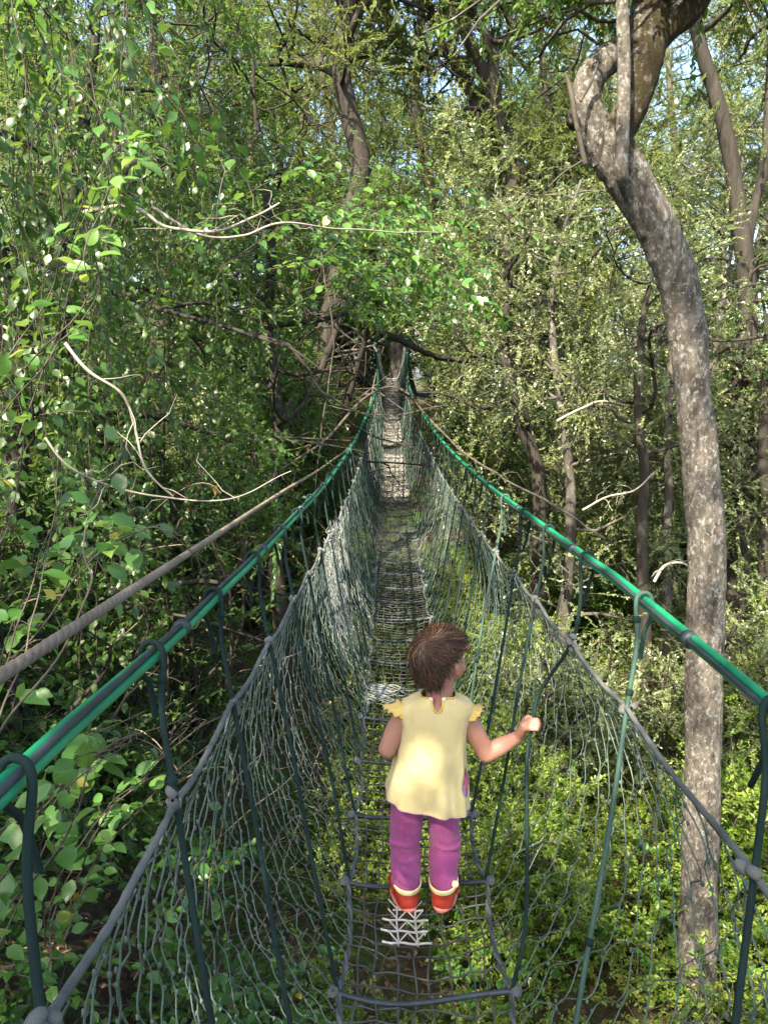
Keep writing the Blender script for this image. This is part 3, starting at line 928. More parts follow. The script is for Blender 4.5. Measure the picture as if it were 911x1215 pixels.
# trousers
pp = []
for sx in (-1, 1):
    kn = np.array([.060 * sx, .024 + .008 * sx, .19]); an = np.array([.060 * sx, .004, .078])
    pp += [capsule((.047 * sx, .016, .42), (.056 * sx, .018, .30), .058, .051), capsule((.056 * sx, .018, .30), kn, .051, .049), capsule(kn, an, .049, .044)]
    pp += [ellipsoid(kn + [.004 * sx, -.012, .02], (.05, .046, .012), (.25 * sx, .1, 0)), ellipsoid(kn + [-.004 * sx, -.010, -.03], (.047, .045, .010), (-.2, .12 * sx, 0))]
pp += [capsule((.03, .014, .415), (-.03, .014, .415), .064, .064)]
pm = blend(pp, .005, 4, 'trousers')
v = verts_of(pm); nv = v - np.stack([np.where(v[:, 0] > 0, .05, -.05), 0 * v[:, 0] + .015, v[:, 2]], -1)
fold = snoise(v * [1, 1, 2.0], 77, 14) * .0050 + np.sin(v[:, 2] * 105 + v[:, 0] * 70 + snoise(v, 12, 10) * 4.5) * .0026 * np.clip((.25 - v[:, 2]) * 8, .2, 1)
set_verts(pm, v + nrmz(nv) * fold[:, None])
link(pm, 'trousers', [M['pants']], kid)

# boots
for sx in (-1, 1):
    toe = R(16) * sx
    def fp(x, y, z): return np.array([.058 * sx + x * math.cos(toe) + y * math.sin(toe), .0 + -x * math.sin(toe) + y * math.cos(toe), z])
    bp = [capsule(fp(0, -.004, .085), fp(0, -.006, .032), .041, .038), capsule(fp(0, -.01, .030), fp(0, .075, .026), .034, .031), ellipsoid(fp(0, .082, .030), (.034, .036, .028), (0, 0, -toe)), capsule(fp(0, -.012, .024), fp(0, .08, .018), .036, .034)]
    bm_ = blend(bp, .004, 4, 'boot')
    v = verts_of(bm_); v[:, 2] = np.clip(v[:, 2], .004, .074 + .012 * np.clip((v[:, 1] + .004) / .04, -1, 1))
    set_verts(bm_, v)
    boot = link(bm_, 'boot', [M['boot'], M['cuff']], kid)
    top_z = .088
    a = np.linspace(0, 2 * PI, 33)[:-1]
    def ring(rx, ry, z, cx=0, cyy=-.004): return np.array([fp(cx + rx * math.cos(t), cyy + ry * math.sin(t), z + .012 * math.sin(t)) for t in a])
    mb = MB()
    rr_ = [ring(.0420, .0420, .071), ring(.0445, .0445, .073), ring(.0462, .0462, .086), ring(.0458, .0458, .090), ring(.0440, .0440, .090), ring(.040, .040, .080)]
    vv = np.concatenate(rr_); idx = np.arange(len(vv)).reshape(len(rr_), 32)
    q = np.stack([idx[:-1], np.roll(idx[:-1], -1, 1), np.roll(idx[1:], -1, 1), idx[1:]], -1).reshape(-1, 4)
    mb.add(vv, q); mb.build('cuff', M['cuff'], boot)
    mb = MB()
    def sring(o, z):
        P = []
        for t in np.linspace(0, 2 * PI, 41)[:-1]:
            yy = .034 + (.082 + o) * math.sin(t); xx = (.036 + o) * math.cos(t) * (1 - .08 * math.sin(t)); P.append(fp(xx, yy, z))
        return np.array(P)
    rr_ = [sring(-.012, .001), sring(.001, .001), sring(.0025, .006), sring(.0025, .013), sring(-.004, .016)]
    vv = np.concatenate(rr_); idx = np.arange(len(vv)).reshape(len(rr_), 40)
    q = np.stack([idx[:-1], np.roll(idx[:-1], -1, 1), np.roll(idx[1:], -1, 1), idx[1:]], -1).reshape(-1, 4)
    mb.add(vv, q); mb.build('sole', M['sole'], boot)
    mb = MB(); c = fp(.044 * (1 if sx > 0 else -1), .0, .05)
    v, f, t = ellipsoid(c + [0, 0, .01], (.006, .009, .020)); mb.add(v, f); mb.build('pull_tab', M['boot'], boot)
    if sx > 0:
        mb = MB(); v, f, t = ellipsoid(fp(.040, -.018, .088), (.011, .011, .011)); mb.add(v, f); mb.build('bobble', M['cuff'], boot)

# yellow top: one lofted A-line shell with a keyhole at the nape and soft folds
NS = 120
zs = np.array([.345, .349, .375, .405, .435, .47, .51, .555, .595, .62, .645, .667, .684, .693, .697])
rx = np.array([.128, .129, .125, .120, .115, .109, .104, .100, .101, .107, .112, .106, .082, .060, .053])
ry = np.array([.100, .101, .099, .096, .094, .092, .089, .084, .079, .074, .067, .059, .050, .046, .045])
cx = np.interp(zs, [.345, .44, .62, .70], [.004, .012, .025, .036]); cyv = np.interp(zs, [.26, .45, .62, .7], [.018, .026, .028, .024])
zf = np.linspace(0, 1, 66); par = np.linspace(0, 1, len(zs))
Zs, RX, RY, CXs, CYs = (np.interp(zf, par, smooth_poly(np.stack([par, q_], -1), 200)[:, 1][np.linspace(0, 199, len(par)).astype(int)]) for q_ in (zs, rx, ry, cx, cyv))
ang = np.linspace(0, 2 * PI, NS + 1)[:-1]                            # 0 = +x, -90 deg = the back towards the camera
co, si = np.cos(ang), np.sin(ang)
ex = .78
bx = np.sign(co) * np.abs(co) ** ex; by = np.sign(si) * np.abs(si) ** ex
V = np.zeros((66, NS, 3))
for i in range(66):
    low = np.clip((.62 - Zs[i]) / .27, 0, 1)
    foldw = low * (1 - .65 * np.abs(co) ** 4) * (.0060 * np.sin(ang * 9 + 1.1) + .0045 * np.sin(ang * 5 + .4 + Zs[i] * 4) + .003 * np.sin(ang * 15 + Zs[i] * 9))
    foldw += .0022 * snoise(np.stack([co * 2, si * 2, 0 * co + Zs[i] * 9], -1), 19, 1.2)
    V[i, :, 0] = CXs[i] + bx * (RX[i] + foldw); V[i, :, 1] = CYs[i] + by * (RY[i] + foldw)
    V[i, :, 2] = Zs[i] - .022 * (V[i, :, 0] - CXs[i]) / .12 * low + .004 * low * np.sin(ang * 5 + 2)
    V[i, :, 2] -= np.clip((Zs[i] - .60) / .1, 0, 1) * .010 * np.abs(bx)   # shoulders slope
idx = np.arange(66 * NS).reshape(66, NS)
q = np.stack([idx[:-1], np.roll(idx[:-1], -1, 1), np.roll(idx[1:], -1, 1), idx[1:]], -1).reshape(-1, 4)
vv = V.reshape(-1, 3)
fc = vv[q].mean(1)
key = ((fc[:, 0] - .030) / .0165) ** 2 + ((fc[:, 2] - .690) / .034) ** 2 < 1
hole = key & (fc[:, 1] < .02)
mb = MB(); mb.add(vv, q[~hole])
top = mb.build('yellow_top', M['shirt'], kid)
sol = top.modifiers.new('thick', 'SOLIDIFY'); sol.thickness = .003; sol.offset = -1
# hem stitch, neck binding, frills, print, nape buttons
i = 3
mb = MB(); ringv = V[i] + nrmz(V[i] - V[i].mean(0)) * .0012
v, f = tubes(np.vstack([ringv, ringv[:1]]), .0011, 4); mb.add(v, f); mb.build('hem_stitch', M['thread'], kid)
nb = V[-1]; kb = nb[(nb[:, 1] > .0) | (np.abs(nb[:, 0] - .030) > .018)]
st_ = int(np.argmin(np.abs(nb[:, 0] - .030) + np.where(nb[:, 1] < .02, 0, 9)))
order_ = np.roll(np.arange(NS), -st_); seq = [j for j in order_ if not (nb[j, 1] < .02 and abs(nb[j, 0] - .030) < .0155)]
mb = MB(); v, f = tubes(nb[seq], .0034, 6); mb.add(v, f)
th_ = np.linspace(-PI, 0, 14)
kh = np.stack([.030 + .0168 * np.cos(th_), np.zeros(14), .690 + .0345 * np.sin(th_)], -1)
for p_ in kh:
    d_ = np.abs(vv[:, 0] - p_[0]) + np.abs(vv[:, 2] - p_[2]) + np.where(vv[:, 1] < .02, 0, 9); p_[1] = vv[d_.argmin(), 1] - .001
v, f = tubes(kh, .0032, 6); mb.add(v, f); mb.build('neck_binding', M['trim'], kid)
for px_, pz_, m_ in ((.0125, .693, 'flower'), (.0165, .697, 'print_pink'), (.0475, .692, 'flower')):
    v, f, t = ellipsoid((px_, kh[0, 1] - .003, pz_), (.0055, .004, .0055)); mb = MB(); mb.add(v, f); mb.build('nape_button', M[m_], kid)
for sx, sh, el in ((1, SHR, ELR), (-1, SHL, ELL)):
    ax = nrmz(np.asarray(el) - np.asarray(sh)); u = nrmz(np.cross(ax, [0, 1.0, 0])); w = np.cross(ax, u)
    a = np.linspace(0, 2 * PI, 97)
    rows = []
    outw = np.array([sx * 1.0, 0, .0])
    for j, (r, off, fr) in enumerate(((.034, -.026, 0), (.0395, -.012, 0), (.0425, -.002, .001), (.047, .003, .0028), (.054, .005, .0045))):
        c = np.asarray(sh) + ax * off + outw * .003 * j
        dirv = u[None] * np.cos(a)[:, None] + w[None] * np.sin(a)[:, None]
        vis = np.clip(dirv[:, 2] * 1.2 + sx * dirv[:, 0] * .9 + .55, 0, 1)
        rad = .036 + (r - .036) * vis + fr * vis * np.sin(a * 13 + j * .5)
        rows.append(c + dirv * rad[:, None] + ax * (fr * np.cos(a * 15 + 1)[:, None] * vis[:, None]))
    vv2 = np.concatenate(rows); ix = np.arange(len(vv2)).reshape(len(rows), 97)
    qq = np.stack([ix[:-1, :-1], ix[:-1, 1:], ix[1:, 1:], ix[1:, :-1]], -1).reshape(-1, 4)
    mb = MB(); mb.add(vv2, qq); fo = mb.build('sleeve_frill', M['trim'], kid)
    so = fo.modifiers.new('thick', 'SOLIDIFY'); so.thickness = .0022
prm = MB()
def on_shirt(aa, z_):
    i_ = int(np.argmin(np.abs(Zs - z_))); j_ = int(round(aa / (2 * PI) * NS)) % NS
    return V[i_, j_]
for (aa, z_, ra, rz_, m_) in ((-.46, .425, .026, .038, 1), (-.50, .435, .017, .027, 0), (-.42, .398, .014, .016, 0), (-.44, .462, .010, .014, 0), (-.34, .43, .012, .02, 0)):
    pts = []; cen = []
    for t in np.linspace(0, 2 * PI, 19)[:-1]:
        zz = z_ + rz_ * math.sin(t) + ra * .3 * math.cos(t); a2 = aa + ra * math.cos(t) / .10
        fi = np.interp(zz, Zs, np.arange(66)); j2 = (a2 % (2 * PI)) / (2 * PI) * NS; j0 = int(j2) % NS
        p_ = V[int(fi), j0] * (1 - (j2 - int(j2))) + V[int(fi), (j0 + 1) % NS] * (j2 - int(j2)); p_ = p_.copy(); p_[2] = zz
        pts.append(p_ + nrmz(p_ - np.array([.01, .02, zz])) * (.0025 + .0008 * (m_ == 0)))
    pts = np.array(pts); c_ = pts.mean(0) + nrmz(pts.mean(0) - np.array([.01, .02, z_])) * .002
    vv2 = np.vstack([pts, c_]); n_ = len(pts)
    prm.add(vv2, np.stack([np.arange(n_), (np.arange(n_) + 1) % n_, np.full(n_, n_)], -1), m_)
prm.build('print', [M['print_pink'], M['print_blue']], kid)

# hair: cap + ~2600 strands sweeping out from a whorl at the back of the crown
rh = np.random.default_rng(5)
HC, HR = np.array([0, -.008, .010]), np.array([.071, .081, .081])
whorl = nrmz(np.array([.06, -.62, .62]))
def hairline(d):                                                     # d unit directions in head space: True where hair grows
    front = d[:, 1]
    low = -.66 + 1.0 * np.clip(front + .30, 0, 1) * 1.1
    ear = (np.abs(d[:, 0]) > .55) & (front > -.50)
    low = np.where(ear, np.maximum(low, .10), low)
    return (d[:, 2] > low) & ~((front > .40) & (d[:, 2] < .55 + .12 * front))
v, f, t = ellipsoid((0, 0, 0), (1, 1, 1), seg=64, rings=28)
d = nrmz(v); keep = hairline(d)
cv = HC + d * HR
fk = keep[f].all(1); tk = keep[t].all(1)
mb = MB(); mb.add(KH + cv @ Rh.T, f[fk], 0, .25)
d = nrmz(rh.normal(0, 1, (9000, 3))); d = d[hairline(d)][:5200]
n = len(d); KS = 9
clump = (snoise(d, 8, 3.0) * 10 + snoise(d, 9, 4.5) * 9).round().astype(int) % 90
P = np.zeros((n, KS, 3))
dist = np.arccos(np.clip(d @ whorl, -1, 1))
Ls = rh.uniform(.062, .115, n) * np.where(d[:, 2] < -.15, .62, 1.0) * np.where((np.abs(d[:, 0]) > .45) & (d[:, 1] > -.55) & (d[:, 2] < .55), .38, 1.0) * np.where((d[:, 1] > .3), .6, 1.0)
lay = rh.uniform(.015, .10, n) + np.where(rh.random(n) < .05, .10, 0) + .06 * rh.uniform(-.6, 1, 90)[clump]
ck = rh.uniform(0, 6.28, 90)[clump]; ca = rh.uniform(.3, 1.0, 90)[clump]
cur = HC + d * HR * 1.0
for k in range(KS):
    tf_ = k / (KS - 1)
    P[:, k] = cur
    u_ = nrmz((cur - HC) / HR)
    rad_ = np.linalg.norm((cur - HC) / HR, axis=1, keepdims=True)
    nn_ = nrmz(u_ / HR)
    away = u_ - whorl; tang = nrmz(away - nn_ * (away * nn_).sum(1, keepdims=True) + 1e-6)
    swirl = np.cross(nn_, tang)
    g = np.array([0, 0, -1.0])
    near = np.clip(1.3 - dist, 0, 1)[:, None]
    stepd = nrmz(tang * (1.0 - .75 * tf_) + swirl * (.6 * near + (.35 + .75 * tf_) * ca[:, None] * np.sin(ck + tf_ * 5.5)[:, None]) + g * (.25 + .45 * tf_) + nn_ * ((.10 + .65 * tf_ ** 2) * np.sin(ck * 3 + tf_ * 5) + .35 * tf_ ** 3)[:, None])
    cur = cur + stepd * (Ls / (KS - 1))[:, None]
    u2 = (cur - HC) / HR; r2_ = np.linalg.norm(u2, axis=1, keepdims=True)
    want = 1.02 + lay[:, None] * min(1, tf_ * 2.5 + .15) + .03 * np.sin(ck + 2.0 * tf_)[:, None] * tf_
    under_ = np.clip((-.35 - u2[:, 2:3] / r2_) * 2.5, 0, 1)
    cur = np.where(r2_ < want, HC + u2 / r2_ * want * HR * (1 - 0) , cur) * (1 - .0 * under_)
zone = (np.abs(P[..., 0]) > .032) & (P[..., 1] > -.030 - .25 * np.clip(-.0 - P[..., 2], 0, .06)) & (P[..., 2] < .006)
zone |= (P[..., 1] > .042) & (P[..., 2] < .036)
zone |= (np.abs(P[..., 0]) > .030) & (P[..., 1] > .004) & (P[..., 2] < .030)
okh = ~zone.any(1); P, rndsel = P[okh], okh
P = KH + P @ Rh.T
v, f = tubes(P, np.array([.8, 1, 1, 1, 1, .95, .85, .6, .3]) * .0011, 4)
rndh = np.clip(.10 + .55 * ((np.sin(clump * 12.9) * 43758.5) % 1) + rh.normal(0, .14, n), 0, 1)
mb.add(v, f, 0, np.repeat(rndh[rndsel], KS * 4))
mb.build('hair', M['hair'], kid)

# ================================================================== THE FOREST
EXPO = 2.2
# --- ground
gx = np.concatenate([-np.geomspace(90, 14, 10), np.linspace(-12, 16, 90), np.geomspace(18, 90, 10)])
gy = np.concatenate([-np.geomspace(60, 7, 8), np.linspace(-6, 34, 120), np.geomspace(36, 160, 12)])
GX, GY = np.meshgrid(gx, gy)
GZ = ground_z(GX, GY)
ix = np.arange(GX.size).reshape(GX.shape)
q = np.stack([ix[:-1, :-1], ix[:-1, 1:], ix[1:, 1:], ix[1:, :-1]], -1).reshape(-1, 4)
m, nt, out = mat_new('forest_floor')
v_ = objcoord(nt); n1 = noise(nt, 1.1, 6, .65, v_); n2 = noise(nt, 14, 6, .7, v_)
r1 = ramp(nt, [(.3, (.028, .020, .013)), (.7, (.085, .062, .042))]); nt.links.new(n2.outputs['Fac'], r1.inputs[0])
r2 = ramp(nt, [(.42, (0, 0, 0)), (.6, (1, 1, 1))]); nt.links.new(n1.outputs['Fac'], r2.inputs[0])
r3 = ramp(nt, [(.3, (.028, .05, .01)), (.7, (.07, .11, .02))]); nt.links.new(n2.outputs['Fac'], r3.inputs[0])
p = nt.nodes.new('ShaderNodeBsdfPrincipled'); nt.links.new(mixc(nt, r2.outputs[0], r1.outputs[0], r3.outputs[0]), p.inputs['Base Color'])
p.inputs['Roughness'].default_value = .95; p.inputs['Specular IOR Level'].default_value = .1
b = nt.nodes.new('ShaderNodeBump'); b.inputs['Distance'].default_value = .06; b.inputs['Strength'].default_value = .8
nt.links.new(n2.outputs['Fac'], b.inputs['Height']); nt.links.new(b.outputs[0], p.inputs['Normal']); nt.links.new(p.outputs[0], out.inputs[0])
mb = MB(); mb.add(np.stack([GX, GY, GZ], -1).reshape(-1, 3), q)
tag(mb.build('ground', m), kind='structure')

rng = np.random.default_rng(11)


def near_P(px, py, Y): return W(px, py, Y)


# --- the mottled trunk on the right
YT = 5.0
def tp(px, py, dy=0): return W(px, py, YT + dy)
mt = empty('mottled_tree', [tp(826, 1215)[0], YT, gz(tp(826, 1215)[0], YT) - .1], 0,
           'tall lichen mottled grey tree with mossy fork leaning beside the right hand rope', 'tree')
B0 = np.array(mt.location)
w2r = YT / cP / FPX * .5
def seg(pts, n, dys=None):
    P = []
    for k, (x, y, wd) in enumerate(pts):
        c = W(x, y, YT + (dys[k] if dys else 0)); zc = c[1] * cP - c[2] * sP
        P.append([*c, wd / FPX * zc * .5])
    return smooth_poly(P, n)
main = seg([(823, 1290, 58), (825, 1215, 48), (828, 1080, 44), (832, 950, 42), (835, 800, 43), (838, 690, 43), (836, 620, 44), (830, 540, 42), (821, 460, 40), (815, 390, 42), (801, 325, 45), (776, 265, 47), (745, 213, 49), (722, 172, 50), (714, 150, 44)], 260)
l1 = seg([(722, 185, 44), (704, 150, 40), (694, 118, 34), (703, 88, 34), (722, 70, 36), (741, 64, 30)], 70, [0, -.02, -.05, 0, .08, .2])
l2 = seg([(720, 190, 40), (733, 158, 40), (750, 122, 40), (762, 80, 44), (768, 40, 48), (774, 0, 46), (784, -60, 44), (800, -170, 36), (820, -300, 24)], 110, [0, 0, .02, .05, .1, .15, .25, .5, .9])
l3 = seg([(766, 60, 34), (788, 34, 34), (812, 14, 36), (830, -10, 34), (870, -90, 28), (930, -190, 18)], 70, [.1, .1, .1, .1, -.1, -.4])
l4 = seg([(742, 232, 8), (738, 212, 14), (737, 192, 16), (739, 140, 16), (740, 80, 16), (738, 20, 16), (737, -40, 14), (742, -200, 9)], 36, [-.10, -.22, -.25, -.24, -.2, -.2, -.15, 0])
bur = seg([(700, 148, 20), (688, 140, 30), (680, 134, 26), (674, 130, 12)], 12)
mb = MB()
for P, sd_, sides in ((main, 1, 64), (l1, 2, 36), (l2, 3, 36), (l3, 4, 30), (l4, 5, 18), (bur, 6, 20)):
    v, f = tubes(P[:, :3], P[:, 3], sides); c = np.repeat(P[:, :3], sides, 0)
    dv = v - c
    v = c + dv * (1 + .075 * snoise(v * [1, 1, .6], sd_, 4) + .035 * snoise(v, sd_ + 9, 14) - .05 * np.clip(np.abs(snoise(v * [1, 1, .28], sd_ + 5, 22)) * -1 + .35, 0, 1) + .02 * snoise(v, sd_ + 7, 42))[:, None]
    py_ = np.repeat(P[:, 2], sides)
    nx = nrmz(dv)
    moss = .60 * np.clip((py_ - 1.0) / .8, 0, 1) * np.clip((3.2 - py_) / .5, .55, 1) + .16 * nx[:, 0] * np.clip((py_ - .9) / .5, 0, 1)
    if sd_ in (3, 4): moss = moss * 0 + .42 + .1 * nx[:, 0]
    if sd_ == 2: moss = .30 * np.clip((2.3 - py_) * 2.5, 0, 1) + .1 * nx[:, 2] - .1
    if sd_ == 5: moss = moss * .3
    if sd_ == 6: moss = moss * 0 + .42
    mb.add(v - B0, f, 0, np.clip(moss + .09 * (py_ > 1.3), 0, 1))
mb.build('trunk', M['bark_main'], mt)
LB = [(l2[25:, :3] - B0, 0), (l3[28:, :3] - B0, 0)]
r_ = np.random.default_rng(3); LL = []; tb = MB()
for P in (l2[60:, :3], l3[32:, :3], l4[26:, :3]):
    for j in range(9):
        a = along(P, r_.random(1))[0] - B0
        lp = limb(a, a + nrmz(r_.normal(0, 1, 3) + [-.1, .2, .4]) * r_.uniform(.8, 1.9), .018, .005, r_, 8, .1); LL.append(lp)
trunk_mesh(tb, LL, 5); tb.build('branch', M['bark'], mt)
fb = MB(); foliage_on(fb, LL, r_, SP['dark'], 6, .35, 5, .3, dens=lambda O: (O + B0)[:, 2] > 2.25); fb.build('crown', [M['dark'], M['twig']], mt)
# dead twig beside the fork
mb = MB()
for pts in ([(694, 195, 7), (684, 150, 6), (676, 105, 6), (670, 88, 4)], [(688, 120, 4), (702, 95, 3), (714, 60, 2)], [(692, 190, 3), (668, 205, 2), (650, 222, 1.5)]):
    P = seg(pts, 12, [-.2] * len(pts)); v, f = tubes(P[:, :3] - B0, P[:, 3], 6); mb.add(v, f)
mb.build('dead_twig', M['twig'], mt)

SP['dark4'] = dict(SP['dark'], t=T4, len=.058, n=15)
SP['far'] = dict(SP['dark'], t=T4, len=.085, n=16, L=.5, w=.6)
SP['farolive'] = dict(SP['olive'], len=.068, n=20, L=.48)
SP['cedarfar'] = dict(SP['cedar'], len=.10, w=.26, n=26, L=.55)

# ---- left side of the bridge
tree('vine_tree', 'tall dark leafy tree smothered in hanging vines, filling the left edge', 'tree', (-3.1, 5.4), 8.0, 2.3, 21, 'dark',
     r0=.16, crown0=.10, nl=30, bark='bark_dark', per_m=14, nsp=8, rad=.45, up=.05, droopl=.25)
tree('broadleaf_tree', 'dark broadleaf tree behind the left thicket with bare stems by the left rope', 'tree', (-2.9, 8.6), 7.2, 2.1, 22, 'dark4',
     r0=.13, crown0=.16, nl=22, bark='bark_dark', per_m=9, nsp=7, rad=.45, up=.15)
tree('slender_tree', 'thin leaning tree reaching over the bridge from the left with dark green sprays', 'tree', (-2.0, 10.6), 4.9, 2.3, 23, 'vine',
     lean=(1.5, -.6), r0=.09, crown0=.45, nl=15, bark='bark_dark', per_m=7, nsp=6, rad=.38, up=.1, scale=1.0)
tree('overhanging_tree', 'dark leafy tree leaning in from the left and roofing the far half of the bridge', 'tree', (-1.9, 12.6), 5.4, 2.6, 24, 'dark4',
     lean=(1.9, -1.2), r0=.10, crown0=.5, nl=16, bark='bark_dark', per_m=13, nsp=8, rad=.42, up=.05, droopl=.1)
shrub('thicket_shrub', 'dense dark shrub just left of the jute cable, at mid height', 'shrub', (-2.15, 3.7), 3.2, 1.0, 31, 'dark', n=16, per_m=8, nsp=4)
shrub('thicket_shrub', 'leafy shrub at the very left edge with large mid green leaves', 'shrub', (-1.95, 2.35), 2.3, .75, 32, 'vine', n=12, per_m=7, nsp=4)
shrub('thicket_shrub', 'twiggy half bare shrub with brown stems behind the bleached net patch', 'shrub', (-1.75, 6.4), 2.9, .95, 33, 'dark4', n=16, per_m=3.2, nsp=4)
shrub('thicket_shrub', 'sunlit yellow green shrub left of the bridge below its far half', 'shrub', (-1.7, 9.6), 3.1, 1.2, 34, 'under', n=14, per_m=6, nsp=5, scale=1.25)
shrub('thicket_shrub', 'dark bushy shrub crowding the left side of the far half of the bridge', 'shrub', (-1.55, 11.6), 4.2, 1.0, 36, 'dark4', n=18, per_m=9, nsp=6)
shrub('thicket_shrub', 'dark bushy shrub standing left of the arched liana at mid bridge', 'shrub', (-2.3, 8.0), 4.0, 1.1, 37, 'dark4', n=18, per_m=9, nsp=6)
shrub('thicket_shrub', 'leafy green shrub on the bank beneath the jute cable', 'shrub', (-1.9, 4.9), 2.0, .8, 38, 'dark', n=14, per_m=8, nsp=5)
shrub('thicket_shrub', 'low shrub with scattered leaves under the left net near the deck', 'shrub', (-1.0, 3.3), 1.9, .7, 35, 'vine', n=9, per_m=3.2, nsp=3)


def creeper(label, stems, seed, sp='vine', per_m=16, scale=1.0, hue=.15, name='creeper', mat='vine'):
    r = np.random.default_rng(seed)
    P0 = stems[0][0]
    root = empty(name, P0, 0, label, 'creeper')
    mb = MB(); fb = MB()
    s_ = SP[sp]
    for st in stems:
        P = smooth_poly(np.asarray(st, float) - P0, 40)
        P = P + .02 * np.stack([snoise(P, seed, 3), snoise(P, seed + 1, 3), snoise(P, seed + 2, 3)], -1)
        v, f = tubes(P, np.linspace(.0034, .0013, 40), 6); mb.add(v, f)
        ln = np.linalg.norm(np.diff(P, axis=0), axis=1).sum(); n = int(ln * per_m)
        t = np.sort(r.random(n)); c = along(P, t); tg = nrmz(along(P, np.minimum(t + .03, 1)) - along(P, t - .03))
        side = nrmz(np.cross(tg, [0, 0, 1.0]) + r.normal(0, .3, (n, 3))) * np.where(np.arange(n) % 2 == 0, 1, -1)[:, None]
        pl = r.uniform(.015, .05, n)
        b = c + nrmz(side + tg * .5 + [0, 0, .2]) * pl[:, None]
        v, f = tubes(np.stack([c, (c + b) / 2 + [0, 0, .004], b], 1), np.array([.0012, .001, .0008]), 3); fb.add(v, f, 1, .3)
        ld = side * .8 + tg * .5 + np.array([0, 0, -.35]) + r.normal(0, .25, (n, 3))
        up = np.array([-.1, -.35, 1.0]) + r.normal(0, .35, (n, 3))
        ok = open_air(b + ld * .05 + P0); ok |= np.random.default_rng(1).random(n) < 0; b, ld, up, n = b[ok], ld[ok], up[ok], int(ok.sum())
        leaves(fb, b, ld, up, s_['len'] * scale * r.uniform(.5, 1.25, n), s_['w'] * 1.02, np.clip(r.beta(2, 2, n) * .7 + hue + r.normal(0, .08, n), 0, .985), T16)
    mb.build('stem', M['twig'], root)
    fb.build('foliage', [M[mat], M['twig']], root)


def wander(pxs, Y0, Y1, n=5, jit=.1, seed=0):
    r = np.random.default_rng(seed); out = []
    for k in range(n):
        j = r.normal(0, jit, 3) * [1, 1, .7]
        ys_ = np.linspace(Y0, Y1, len(pxs)) + r.normal(0, jit, len(pxs))
        out.append([W(x + r.normal(0, 18), y + r.normal(0, 18), yy) + j for (x, y), yy in zip(pxs, ys_)])
    return out


creeper('large leaved creeper in bright light under the near left hand rope', wander([(-60, 1180), (20, 1060), (70, 960), (120, 900), (190, 860)], 1.9, 1.75, 5, .09, 1) + wander([(40, 1120), (90, 1010), (150, 930), (260, 880)], 2.3, 2.0, 4, .1, 2), 41, per_m=22, hue=.24, scale=.95)
creeper('pale green creeper leaves standing clear above the jute cable', wander([(-40, 760), (40, 700), (110, 640), (170, 625), (215, 690)], 2.5, 2.4, 4, .09, 3), 42, per_m=15, hue=.40, scale=1.15)
creeper('creeper with dark glossy leaves at the left edge beside the jute cable', wander([(-80, 860), (-10, 760), (20, 680), (60, 600)], 2.0, 2.5, 6, .14, 4), 43, per_m=16, hue=.05, scale=1.1)
creeper('yellow green creeper climbing the vine covered tree on the left', wander([(60, 480), (110, 400), (140, 320), (165, 250), (200, 210)], 3.3, 3.2, 5, .13, 5), 44, per_m=12, hue=.36, scale=1.2)
creeper('creeper with scattered leaves behind the near left netting', wander([(150, 1200), (230, 1060), (300, 960), (330, 880)], 2.6, 2.9, 4, .2, 6), 45, per_m=13, hue=.18)
creeper('creeper trailing from the upper left canopy toward the bridge', wander([(90, -60), (150, 30), (210, 120), (240, 200)], 3.6, 3.4, 6, .2, 7), 46, per_m=15, hue=.15)
creeper('leafy creeper arching over the bridge below the central trees', wander([(250, 300), (330, 240), (420, 225), (500, 270), (555, 330)], 6.3, 7.2, 14, .3, 8), 47, per_m=15, hue=.24, scale=1.25)
creeper('dark creeper hanging in the gap above the far end of the bridge', wander([(340, 330), (420, 290), (500, 330), (555, 380)], 7.6, 8.4, 14, .2, 9), 48, per_m=18, hue=.06, scale=1.2)

def curtain(x0, x1, y0, y1, z0, z1, n, seed):
    r = np.random.default_rng(seed); out = []
    for k in range(n):
        a = np.array([r.uniform(x0, x1), r.uniform(y0, y1), r.uniform(z1 - .8, z1 + .5)]); m = r.integers(5, 8)
        zz = np.linspace(a[2], r.uniform(z0, z0 + (z1 - z0) * .5), m)
        out.append([[a[0] + r.normal(0, .07), a[1] + r.normal(0, .07), z] for z in zz])
    return out


creeper('thick curtain of hanging leafy vines left of the bridge, nearest part', curtain(-2.5, -1.35, 3.6, 5.0, -2.2, 1.8, 46, 71), 71, per_m=34, hue=-.06, scale=.85, name='vine_curtain', mat='dark')
creeper('curtain of hanging vines farther along the left side, over the bare stems', curtain(-2.4, -1.15, 5.6, 8.2, -1.6, 2.2, 46, 72), 72, per_m=32, hue=-.02, scale=.9, name='vine_curtain', mat='dark')
creeper('vine curtain hanging high in the upper left corner region', curtain(-3.4, -1.5, 4.2, 5.6, .8, 3.4, 34, 73), 73, per_m=36, hue=-.04, scale=.8, name='vine_curtain', mat='dark')


